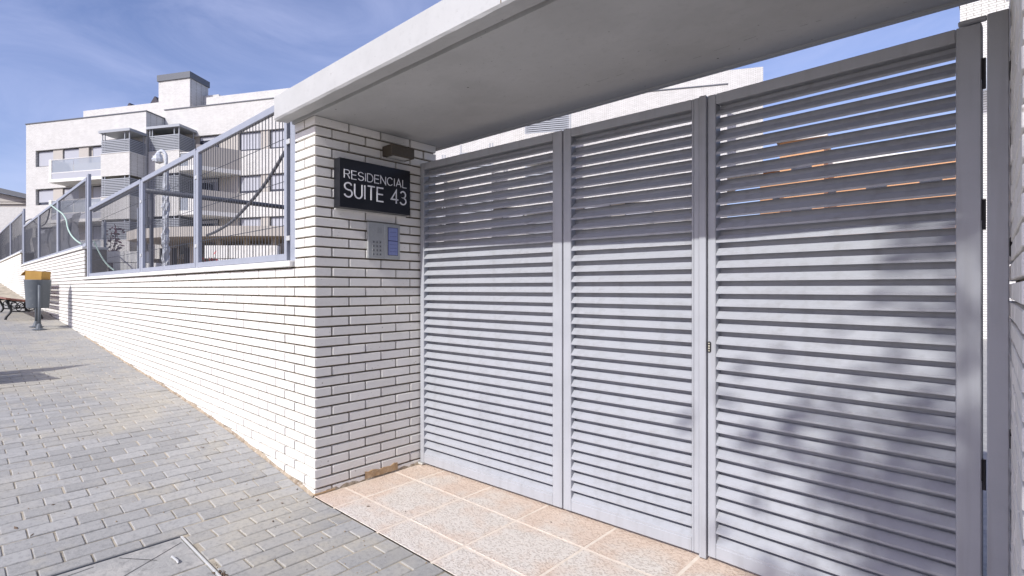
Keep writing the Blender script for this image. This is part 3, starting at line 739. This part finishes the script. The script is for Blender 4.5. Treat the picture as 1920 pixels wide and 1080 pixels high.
# conduit and hoses
def hose(px, y, r, m, label, name='hose', cat='hose', wig=.0):
    P = smoothline([aty(a_, b_, y) for a_, b_ in px], 8)
    o = MB().tube(P, r, 8).build(name, m, None, True); tag(o, label, cat); return o
hose([(388, 441), (405, 434), (435, 415), (465, 384), (490, 354), (512, 322), (531, 290), (545, 270)], .10, .012, 'hose_grey', 'dark corrugated conduit slanting up behind the bars nearest the pillar', 'conduit', 'conduit')
hose([(176, 452), (181, 463), (187, 475), (194, 487), (203, 498), (214, 507)], .09, .011, 'hose_green', 'pale green hose hanging behind the long fence panel')
hose([(93, 383), (100, 388), (108, 394), (117, 401), (124, 412), (127, 427), (133, 440), (142, 450), (152, 457)], -.01, .012, 'hose_green', 'pale green hose draped over the second wall fence')
hose([(42, 421), (52, 413), (60, 411), (66, 418), (74, 424), (84, 420), (90, 408), (94, 388)], .08, .014, 'hose_grey', 'black cable looped along the top rail of the second wall fence', 'cable', 'cable')

# ------------------------------------------------------------------ plants behind fence, wrapped lamp post
def leafy(name, base, h, spread, n_, lm, ls, label, cat):
    t_ = thing(name, label, cat, base); b_ = Vector(base)
    st = MB(); lv = MB()
    for k in range(7):
        d = Vector((R.uniform(-1, 1), R.uniform(-.6, .6), 0))*spread; tip = b_+d+Vector((0, 0, h*R.uniform(.7, 1)))
        pts = smoothline([b_, b_+d*.3+Vector((0, 0, h*.4)), tip], 5); st.tube(pts, .008, 5, .003)
        for q in range(n_//7):
            p = pts[R.randrange(3, len(pts))]+Vector((R.gauss(0, .05), R.gauss(0, .05), R.gauss(0, .04)))
            v = Vector((R.uniform(-1, 1), R.uniform(-1, 1), R.uniform(-.3, 1))).normalized(); w_ = v.cross(Vector((R.random(), R.random(), R.random()))).normalized(); l = ls*R.uniform(.7, 1.3)
            lv.add([p, p+v*l*.5+w_*l*.28, p+v*l, p+v*l*.5-w_*l*.28], [(0, 1, 2, 3)])
    st.build('stem', 'stem', t_); stuff(lv.build('foliage', lm, t_, fix=False))
    return t_
v = aty(206, 486, .95); leafy('red_leaf_shrub', (v.x, .95, 1.28), 1.22, .30, 170, 'redleaf', .09, 'dark red leaved shrub growing behind the long fence panel', 'shrub')
v = aty(403, 489, .6); leafy('scarlet_plant', (v.x, .6, 1.28), .30, .14, 60, 'scarlet', .06, 'small scarlet leaved plant behind the bar panel nearest the gate pillar', 'plant')
LPp = atd(311, 460, 15); lx, ly = LPp.x, LPp.y
sl_ = thing('street_lamp', 'courtyard lamp post wrapped in crinkled clear plastic behind the middle panel', 'street lamp', (lx, ly, 1.28))
m = MB(); nn = 26
for k in range(nn+1):
    z = 1.28+(4.75-1.28)*k/nn
    for q in range(10): r_ = .10+R.uniform(-.035, .045)-(.03*k/nn); m.v.append((lx+r_*math.cos(q*.628), ly+r_*math.sin(q*.628), z))
for k in range(nn):
    for q in range(10): a_ = k*10+q; b_ = k*10+(q+1) % 10; m.f.append((a_, b_, b_+10, a_+10))
m.build('wrapped_pole', 'plastic', sl_, fix=False)
MB().tube([(lx, ly, 1.28), (lx, ly, 4.8)], .05, 10).build('pole', 'galv', sl_, True)
hx = RT*1.0
MB().tube(smoothline([(lx, ly, 4.75), (lx, ly, 5.05), Vector((lx, ly, 5.17))-hx*.12, Vector((lx, ly, 5.08))-hx*.25], 5), .05, 8).build('arm', 'plastic', sl_, True)
m = MB(); m.lathe(Vector((lx, ly, 4.85))-hx*.22, [(.02, .28), (.10, .22), (.16, .08), (.13, 0), (.02, -.03)], 10)
m.v = [(x+R.uniform(-.02, .02), y+R.uniform(-.02, .02), z+R.uniform(-.02, .02)) for x, y, z in m.v]; m.build('wrapped_head', 'plastic', sl_, fix=False)

# ------------------------------------------------------------------ bench and bin
def bench(label, origin, rz, length):
    """local: x along bench, y 0 front .. .6 back"""
    t_ = thing('park_bench', label, 'bench', origin); T = Matrix.Translation(Vector(origin)) @ Matrix.Rotation(rz, 4, 'Z') @ Matrix.Diagonal((1, 1, .87, 1))
    def X(p): return tuple(T @ Vector(p))
    def slat(y, z, w_, th, tilt):
        c, s_ = math.cos(tilt), math.sin(tilt)
        MB().cbox(0, length, -w_/2, w_/2, -th/2, th/2, .004, lambda p: X((p[0], y+p[1]*c-p[2]*s_, z+p[1]*s_+p[2]*c))).build('slat', 'wood', t_)
    for k in range(6): slat(.05+k*.078, .425-.012*k+.01*(k == 0), .071, .035, -.10)
    for k in range(5): slat(.50+k*.035+.012, .475+k*.082, .062, .03, 1.16)
    for x in (.14, length-.14):
        f = MB()
        f.tube([X(p) for p in smoothline([(x, .02, 0), (x, .035, .06), (x, .10, .18), (x, .07, .30), (x, .03, .385)], 5)], .02, 8)
        f.tube([X(p) for p in smoothline([(x, .56, 0), (x, .53, .08), (x, .45, .2), (x, .46, .33), (x, .53, .50), (x, .60, .68), (x, .66, .86)], 5)], .02, 8)
        f.tube([X(p) for p in smoothline([(x, .01, .395), (x, .25, .385), (x, .47, .345)], 4)], .018, 8)
        f.tube([X((x, .10, .18)), X((x, .25, .16)), X((x, .45, .20))], .012, 6)
        for (yy, zz, r_) in ((.15, .30, .05), (.27, .28, .05), (.38, .27, .045), (.21, .22, .035), (.33, .21, .032)):
            f.tube([X((x, yy+r_*math.cos(q*.5236), zz+r_*math.sin(q*.5236))) for q in range(13)], .009, 6, cap=False)
        f.build('iron_end', 'iron', t_, True)
    return t_
bench('wooden slatted bench with black scrolled iron ends against the white wall', (-11.2, -.80, G(-9.9)-.01), 0, 1.95)
bench('slatted iron ended bench standing away from the wall beside the paving', (-3.72, -3.05, G(-4.1)-.005), math.pi/2, 1.80)

bn = thing('litter_bin', 'grey sheet metal litter bin hung between two posts before the bench', 'litter bin', (-8.09, -.45, G(-8.09)))
c = Vector((-8.09, -.45, 0))
MB().lathe(c, [(.002, .90), (.152, .90), (.157, .915), (.186, 1.36), (.190, 1.37), (.181, 1.37), (.148, .94), (.002, .94)], 28).build('bin_body', 'bin', bn, True)
for x in (-7.895, -8.285):
    MB().tube([(x, -.45, G(x)), (x, -.45, 1.285)], .022, 12).build('post', 'bin', bn, True)
    MB().lathe((x, -.45, G(x)), [(.10, 0), (.10, .008), (.05, .02), (.03, .09), (.022, .10)], 12).build('foot', 'bin', bn)
cb_ = MB(); A_ = Matrix.Translation((-8.09, -.45, 1.40)) @ Matrix.Rotation(.85, 4, 'Z') @ Matrix.Rotation(.06, 4, 'Y') @ Matrix.Diagonal((.80, .80, 1, 1))
def K(x, y, z): return tuple(A_ @ Vector((x, y, z)))
for (a_, b_) in (((-.17, -.13), (.17, -.13)), ((.17, -.13), (.17, .13)), ((.17, .13), (-.17, .13)), ((-.17, .13), (-.17, -.13))):
    cb_.add([K(a_[0], a_[1], -.06), K(b_[0], b_[1], -.06), K(b_[0], b_[1], .115), K(a_[0], a_[1], .115)], [(0, 1, 2, 3)])
cb_.add([K(-.17, -.13, .115), K(.17, -.13, .115), K(.17, .13, .115), K(-.17, .13, .115)], [(0, 1, 2, 3)])
cb_.add([K(-.17, -.13, .115), K(-.17, .13, .115), K(-.29, .10, .03), K(-.29, -.10, .03)], [(0, 1, 2, 3)])
o = cb_.build('cardboard_box', 'card', None, fix=False); tag(o, 'ochre cardboard box stuffed upside down into the top of the litter bin', 'cardboard box')
md = o.modifiers.new('t', 'SOLIDIFY'); md.thickness = .006

# ------------------------------------------------------------------ white apartment building
U = Vector((.854, .52, 0)).normalized(); N = Vector((U.y, -U.x, 0)); PA = Vector((-48.928, 3.213, 0))
def uv(px, py, off=0):
    d = ray(px, py); t_ = (PA+N*off-CAM).dot(N)/d.dot(N); p = CAM+d*t_; return (p-PA).dot(U), p.z
def B3(u, o_, z): v = PA+U*u+N*o_; return (v.x, v.y, z)
def bb_(name, u0, u1, o0, o1, z0, z1, m, parent, mb=None):
    q = (mb or MB()); q.hexa([B3(u0, o1, z0), B3(u1, o1, z0), B3(u1, o0, z0), B3(u0, o0, z0), B3(u0, o1, z1), B3(u1, o1, z1), B3(u1, o0, z1), B3(u0, o0, z1)])
    return q if mb else q.build(name, m, parent)
def window(parent, u0, u1, o_, z0, z1, blind=1.0, rec=.22):
    w_ = bb_('window', u0, u1, o_-rec, o_-rec+.05, z0, z1, 'dkframe', parent)
    um = (u0+u1)/2; e = .07
    zb_ = z0+e+(z1-z0-2*e)*(1-blind)
    if blind > 0: bb_('blind', u0+e, u1-e, o_-rec+.051, o_-rec+.075, zb_, z1-e, 'shutter', w_)
    if blind < 1:
        bb_('pane', u0+e, um-.03, o_-rec+.0505, o_-rec+.06, z0+e, zb_-.01, 'darkglass', w_); bb_('pane', um+.03, u1-e, o_-rec+.0505, o_-rec+.06, z0+e, zb_-.01, 'darkglass', w_)
    return w_
bA = thing('apartment_building', 'white brick apartment building with stepped roof and louvred balconies beyond the fence', 'building', B3(10, 0, 1.28))
DB = -1.73; UC = 11.48
# left block: bands of brick with recessed window strips
ST = [(10.68, 11.96), (7.70, 8.96), (4.70, 5.96)]
zlev = 14.08
def banded(u0, u1, o1, o0, ztop, zbot, strips, parent):
    """front wall: solid brick bands, and recess strips backed by core"""
    bb_('core', u0+.02, u1-.02, o0, o1-.30, zbot, ztop-.05, 'beige', parent)
    z = ztop
    for (a_, b_, ua, ub) in strips:
        bb_('wall', u0, u1, o1-.299, o1, b_, z, 'farbrick', parent)
        if ua > u0: bb_('wall', u0, ua, o1-.299, o1-.001, a_+.0005, b_-.0005, 'farbrick', parent)
        if ub < u1: bb_('wall', ub, u1, o1-.299, o1-.001, a_+.0005, b_-.0005, 'farbrick', parent)
        z = a_
    bb_('wall', u0, u1, o1-.299, o1, zbot, z, 'farbrick', parent)
banded(-.06, UC, 0, -11, zlev, 1.0, [(a_, b_, .92, 8.2) for a_, b_ in ST], bA)
bb_('side_wall', UC-.298, UC+.001, -11, -.3005, 1.0, zlev-.001, 'farbrick', bA)
bb_('coping', -.12, UC+.06, -.36, .05, zlev+.001, zlev+.07, 'capgrey', bA); bb_('coping', UC-.33, UC+.06, -11, -.361, zlev+.001, zlev+.07, 'capgrey', bA)
for si, (a_, b_) in enumerate(ST):
    for (ua, ub) in ((.94, 2.55), (3.52, 5.09), (6.32, 7.9)):
        window(bA, ua, ub, 0, a_+.02, b_-.02, 1.0 if si == 0 else (.86 if ua < 1 else .9), .28)
        bb_('panel', ub+.01, ub+.95, -.28, -.12, a_+.01, b_-.01, 'beige', bA)
# balcony beside the first bay
for zb0 in (9.05, 6.05, 3.05):
    bb_('balcony_slab', 3.9, 8.9, .001, 1.35, zb0, zb0+.22, 'coping', bA)
    r_ = bb_('balcony_front', 4.25, 8.9, 1.28, 1.33, zb0+.225, zb0+.70, 'shutter', bA)
    for q, (ua, ub) in enumerate(((4.25, 6.25), (6.3, 8.9))): bb_('pane', ua, ub, 1.29, 1.31, zb0+.72, zb0+1.62, 'glass', r_)
    bb_('rail', 4.2, 8.9, 1.27, 1.34, zb0+.64, zb0+.70+.01, 'galv', r_); bb_('rail', 4.2, 8.9, 1.28, 1.33, zb0+1.63, zb0+1.67, 'galv', r_)
    bb_('post', 3.95, 4.2, .002, 1.33, zb0+.23, zb0+1.70, 'coping', bA)
# louvred bays
def bay(u0, u1, o0, o1, top, floors, lh):
    bb_('canopy', u0-.10, u1+.10, o0, o1+.10, top, top+.18, 'greyfar', bA)
    z = top; op = .42
    for fi in range(floors):
        zl1 = z-op; zl0 = zl1-lh; op = .17; lh = 1.3
        for (uu, oo) in ((u0+.08, o1-.08), (u1-.08, o1-.08), (u1-.08, o0+.15), (u0+.3, o1-.08), (u1-.5, o1-.1)): bb_('post', uu-.03, uu+.03, oo-.03, oo+.03, zl0, z, 'greyfar', bA)
        m1 = MB(); ns = int(lh/.118)
        for k in range(int((zl1-zl0)/.118)):
            zz = zl0+.03+k*.118; bb_('', u0+.02, u1-.02, o1-.05, o1-.02, zz, zz+.07, None, None, m1); bb_('', u1-.05, u1-.02, o0, o1-.06, zz, zz+.07, None, None, m1)
        stuff(m1.build('louvre_screen', 'greyfar', bA))
        bb_('back_panel', u0+.1, u1-.1, o1-.16, o1-.13, zl0, zl1-.03, 'bar', bA); bb_('back_panel', u1-.16, u1-.13, o0+.1, o1-.17, zl0, zl1-.03, 'bar', bA)
        bb_('bay_wall', u0, u1, o0+.002, o1, zl0-1.60, zl0-.002, 'farbrick', bA)
        bb_('sill', u0-.03, u1+.03, o0+.003, o1+.03, zl0-.0015, zl0+.02, 'coping', bA)
        z = zl0-1.602
bay(8.93, UC-.01, .003, 1.45, 12.25, 3, 1.05)
bay(11.62, 14.31, DB+.003, -.06, 12.76, 3, 1.24)
# right block
zB = 14.70; UE = 52.0
stB = [(11.15, 12.55, 12.9, 40.8), (8.10, 9.40, 12.9, 40.8), (5.05, 6.35, 12.9, 40.8), (2.4, 3.4, 12.9, 40.8)]
banded(11.56, 30, DB, -14, zB, 1.0, [(a_, b_, u_, 30.5) for a_, b_, u_, w_ in stB], bA)
bb_('coping', 11.5, 30.1, DB-.36, DB+.05, zB+.001, zB+.07, 'capgrey', bA)
for si, (a_, b_, _, _) in enumerate(stB):
    for k, (ua, ub) in enumerate(((14.5, 16.1), (17.98, 19.75), (20.5, 22.2), (23.2, 25), (26, 27.8))):
        window(bA, ua, ub, DB, a_+.02, b_-.02, (.95, .9, .6, .8)[si] if k else .2, .28)
        if k: bb_('panel', ua-.72, ua-.02, DB-.28, DB-.10, a_+.01, b_-.01, 'beige', bA)
# tapered balconies with screen walls on the right block
for zb0 in (9.45, 6.35, 3.3):
    q = MB()
    lo = [(14.9, DB+.002), (14.9, DB+2.3), (16.3, DB+2.3), (18.2, DB+.002)]
    q.prism(lo, lambda p: B3(p[0], p[1], zb0), lambda p: B3(p[0], p[1], zb0+.30)); bal = q.build('balcony', 'coping', bA)
    q = MB(); q.prism([(16.3, DB+2.3), (16.2, DB+2.2), (18.05, DB+.002), (18.2, DB+.002)], lambda p: B3(p[0], p[1], zb0+.301), lambda p: B3(p[0], p[1], zb0+1.75)); q.build('screen_wall', 'beige', bal)
    bb_('screen_wall', 15.6, 16.28, DB+2.18, DB+2.29, zb0+.301, zb0+1.2, 'farbrick', bal)
    bb_('pane', 14.95, 15.58, DB+2.22, DB+2.25, zb0+.31, zb0+1.2, 'glass', bal); bb_('rail', 14.9, 16.3, DB+2.2, DB+2.28, zb0+1.21, zb0+1.26, 'galv', bal)
# roof storeys
bb_('penthouse', -.57+1.6, 8.86, -13, -4, zlev-.3, 16.36, 'farbrick', bA); bb_('penthouse', -2.4+1.8, 1.02, -12, -3.9, zlev-.3, 15.2, 'farbrick', bA)
tw = bb_('stair_tower', 8.88, 11.91, -6.1, -4+.05, zlev-.3, 18.0, 'farbrick', bA); bb_('roof_cap', 8.8, 11.99, -6.2, -4+.15, 18.001, 18.5, 'capgrey', tw)
bb_('penthouse', 11.92, 13.4, -12, -5.5, zlev-.3, 17.1, 'farbrick', bA)
bb_('penthouse', 13.41, 30, -13, -4, zB-.3, 16.30, 'farbrick', bA); bb_('penthouse', 11.93, 13.40, -5.49, -4.4, zlev-.3, 15.9, 'farbrick', bA)
for (px_, w_) in ((243, .9), (291, 1.3)):
    u_, z_ = uv(px_, 195, -5); q = MB()
    q.hexa([B3(u_-w_*.7, -5, 16.3), B3(u_+w_*.5, -5, 16.3), B3(u_+w_*.5, -8, 16.3), B3(u_-w_*.7, -8, 16.3), B3(u_-.08, -5, 16.36+w_*.75), B3(u_+.0, -5, 16.36+w_*.75), B3(u_+.0, -8, 16.36+w_*.75), B3(u_-.08, -8, 16.36+w_*.75)])
    q.build('roof_dormer', 'solar', bA)

# second wing seen above and through the gate
bC = thing('apartment_building', 'white brick apartment wing visible over the top of the louvred gate', 'building', B3(45, DB, 0))
banded(30.2, 49.85, DB-.4, -14, 12.82, -.1, [(8.10, 9.40, 30.5, 36), (5.05, 6.35, 30.5, 47), (2.0, 3.3, 30.5, 47)], bC)
bb_('side_wall', 49.60, 49.855, -14, DB-.7005, -.1, 12.815, 'farbrick', bC)
bb_('coping', 30.2, 49.9, DB-.8, DB-.36, 12.822, 12.88, 'capgrey', bC)
bb_('penthouse', 46.2, 52.2, -12, DB-2.2, 8, 14.3, 'farbrick', bC)
for (ua, ub, zt_) in ((31.2, 33.6, 9.2), (34.6, 36.6, 9.7), (38.6, 41.2, 11.6)):
    m1 = MB()
    for z_ in range(3):
        zz0 = zt_-1.1-3.0*z_
        for k in range(9): zz = zz0+k*.118; bb_('', ua, ub, DB+1.0, DB+1.03, zz, zz+.075, None, None, m1)
        bb_('bay_wall', ua, ub, DB-.398, DB+1.05, zz0-1.7, zz0-.02, 'farbrick', bC)
        bb_('back_panel', ua+.05, ub-.05, DB+.8, DB+.84, zz0, zz0+1.05, 'bar', bC)
        for uu in (ua+.04, ub-.14, ub+.02): bb_('post', uu, uu+.07, DB+.92, DB+.99, zz0, zz0+1.5, 'greyfar', bC)
    stuff(m1.build('louvre_screen', 'greyfar', bC))
for (ua, ub) in ((31, 32.6), (33.2, 34.8), (37, 38.4), (42, 43.6), (44.4, 46)):
    window(bC, ua, ub, DB-.4, 5.07, 6.33, .6, .28); window(bC, ua, ub, DB-.4, 2.02, 3.28, .4, .28)

def simple_block(label, corner, u, w_, dpt, h, m, wins, roofm, name='house'):
    """plain block: corner at ground, u direction, w wide, dpt deep"""
    u = Vector((*u, 0)).normalized(); nn_ = Vector((u.y, -u.x, 0)); c0 = Vector(corner)
    t_ = thing(name, label, 'building', corner)
    def Q(a_, o_, z): v = c0+u*a_+nn_*o_; return (v.x, v.y, c0.z+z)
    def bx(nm, a0, a1, o0, o1, z0, z1, mm, par): return MB().hexa([Q(a0, o1, z0), Q(a1, o1, z0), Q(a1, o0, z0), Q(a0, o0, z0), Q(a0, o1, z1), Q(a1, o1, z1), Q(a1, o0, z1), Q(a0, o0, z1)]).build(nm, mm, par)
    bx('wall', 0, w_, -dpt, 0, 0, h, m, t_); bx('roof', -.2, w_+.2, -dpt-.2, .2, h+.002, h+.3, roofm, t_)
    for (a0, a1, z0, z1) in wins:
        q = bx('window', a0, a1, .002, .06, z0, z1, 'dkframe', t_); bx('pane', a0+.08, a1-.08, .061, .07, z0+.08, z1-.08, 'darkglass', q)
    return t_, bx
def block_at(px0, px1, top, dep, label, m, roofm, rows, turn=0):
    p_ = atd(px0, 541, dep); r_ = ray(px0, 541); r_.z = 0; r_.normalize(); u_ = Matrix.Rotation(turn, 3, 'Z') @ Vector((r_.y, -r_.x, 0))
    d_ = ray(px1, 541); k_ = Matrix(((u_.x, -d_.x), (u_.y, -d_.y))).inverted() @ Vector((CAM.x-p_.x, CAM.y-p_.y)); wd = k_[0]
    hh = CAM.z+(CY-top)/F*dep+.1; n_ = max(1, int(wd/2.6))
    wins = [(wd*(k+.5)/n_-.6, wd*(k+.5)/n_+.6, hh-z_-1.4, hh-z_) for k in range(n_) for z_ in rows if hh-z_-1.4 > .3]
    return simple_block(label, (p_.x, p_.y, -.1), (u_.x, u_.y), wd, 6, hh, m, wins, roofm)
block_at(1462, 1545, 268, 38, 'narrow orange rendered house seen between the slats of the louvred door', 'orange', 'coping', (1.2, 4.2), -.1)
block_at(1425, 1800, 325, 44, 'long low orange rendered house far behind the louvred door', 'orange', 'coping', (1.6, 4.6), -.1)
e_, bx = block_at(1800, 2150, -90, 13, 'pale brick block rising behind the hinge post of the gate', 'farbrick', 'capgrey', (.1,), -.05)
bx('balcony_rail', .05, 3, .5, .54, 6.0, 6.75, 'glass', e_)
# far house with dark pitched roof at the street's end
p = atd(-60, 541, 62); hx_ = RT[:2]
e_, bx = simple_block('grey rendered house with a dark sloping roof at the far end of the street', (p.x, p.y, 2.0), hx_, 8, 10, 9.2, 'beige', [], 'beige')
u = RT; c0 = Vector((p.x, p.y, 2.0))
q = MB(); zz = 11.5
def HQ(a_, o_, z): v = c0+u*a_+FW*o_; return (v.x, v.y, z)
q.hexa([HQ(-.6, -1.0, 13.6), HQ(8.4, -1.0, 11.55), HQ(8.4, 10, 11.55), HQ(-.6, 10, 13.6), HQ(-.6, -1.0, 14.15), HQ(8.4, -1.0, 12.1), HQ(8.4, 10, 12.1), HQ(-.6, 10, 14.15)]); q.build('sloping_roof', 'capgrey', e_)
q = MB(); q.prism([(-.4, 11.4), (8.2, 11.4), (8.2, 11.52), (-.4, 13.5)], lambda r: HQ(r[0], -.2, r[1]), lambda r: HQ(r[0], 9, r[1])); q.build('gable', 'beige', e_)
p = atd(-80, 541, 50); wl = MB(); c1 = Vector((p.x, p.y, 0))
q0 = c1; q1 = c1+RT*8.2
wl.hexa([(q0.x, q0.y, 1), (q1.x, q1.y, 1), *[((v+FW*.4).x, (v+FW*.4).y, 1) for v in (q1, q0)], (q0.x, q0.y, 9.0), (q1.x, q1.y, 9.0), *[((v+FW*.4).x, (v+FW*.4).y, 9.0) for v in (q1, q0)]])
o = wl.build('boundary_wall', 'farbrick'); tag(o, 'plain tall white wall in front of the dark roofed house', 'wall')

# low mesh-topped planter walls on the terrace behind the fence
for (px0, px1, dep, z1_, lab) in ((384, 520, 9, 1.98, 'pale low terrace wall with block facing behind the conduit panel'), (192, 262, 10, 1.95, 'pale low planter wall behind the long fence panel')):
    a_ = atd(px0, 500, dep); b_ = atd(px1, 500, dep); t_ = thing('terrace_wall', lab, 'wall', (a_.x, a_.y, 1.28)); d = (b_-a_); d.z = 0; L_ = d.length; d.normalize()
    for k in range(int(L_/.42)+1):
        for r_ in range(3):
            s0_ = a_+d*(.42*k+(.21 if r_ % 2 else 0)); z0_ = 1.28+r_*(z1_-1.28)/3; s1_ = s0_+d*.405; bk = FW*.2
            MB().hexa([(s0_.x, s0_.y, z0_), (s1_.x, s1_.y, z0_), ((s1_+bk).x, (s1_+bk).y, z0_), ((s0_+bk).x, (s0_+bk).y, z0_)]+[(v.x, v.y, z0_+(z1_-1.28)/3-.012) for v in (s0_, s1_, s1_+bk, s0_+bk)]).build('block', 'coping', t_)
# curved podium canopy under the building
pd = thing('podium_canopy', 'grey curved podium canopy over dark openings at the base of the building', 'canopy', B3(18, 2, 1.28))
q = MB(); prof_ = [(12.6, DB+.5), (13, 3.2), (15, 4.4), (18, 4.8), (22, 4.2), (26, 3.0), (26, DB+.5)]
q.prism(prof_, lambda r: B3(r[0], r[1], 4.35), lambda r: B3(r[0], r[1], 4.95)); q.build('canopy_slab', 'beige', pd)
for k in range(7): bb_('column', 13.4+k*2, 13.7+k*2, 2.2, 2.5, 1.28, 4.349, 'beige', pd)
for k in range(6): bb_('dark_opening', 13.9+k*2, 15.2+k*2, 1.2, 1.3, 2.0, 4.0, 'inner', pd)

# ------------------------------------------------------------------ tree across the street that shades the door leaf
def tree(base, h, label):
    t_ = thing('street_tree', label, 'tree', base); b_ = Vector(base); tr = MB(); lv = MB()
    tr.tube(smoothline([b_, b_+Vector((.05, 0, h*.3)), b_+Vector((-.04, .03, h*.6)), b_+Vector((0, 0, h*.93))], 5), .10, 10, .02)
    for k in range(34):
        f = .32+.64*k/34; a_ = k*2.4+R.uniform(-.3, .3); l = (1-f)**.62*2.35*R.uniform(.8, 1.1); s_ = b_+Vector((0, 0, h*f))
        e = s_+Vector((math.cos(a_)*l, math.sin(a_)*l, l*.55)); pts = smoothline([s_, (s_+e)/2+Vector((0, 0, -.05)), e], 4); tr.tube(pts, .03, 5, .007)
        for q in range(300):
            pp = pts[R.randrange(2, len(pts))]+Vector((R.gauss(0, .17), R.gauss(0, .17), R.gauss(0, .14)))
            v = Vector((R.uniform(-1, 1), R.uniform(-1, 1), R.uniform(-1, .6))).normalized(); w_ = v.cross(Vector((R.random(), R.random(), R.random()+.1))).normalized(); ll = R.uniform(.09, .16)
            lv.add([pp, pp+v*ll*.5+w_*ll*.32, pp+v*ll, pp+v*ll*.5-w_*ll*.32], [(0, 1, 2, 3)])
    tr.build('trunk', 'bark', t_); stuff(lv.build('crown', 'leaf', t_, fix=False))
tree((3.78, -6.3, -.1), 7.42, 'slender leafy street tree standing across the pavement from the gate')
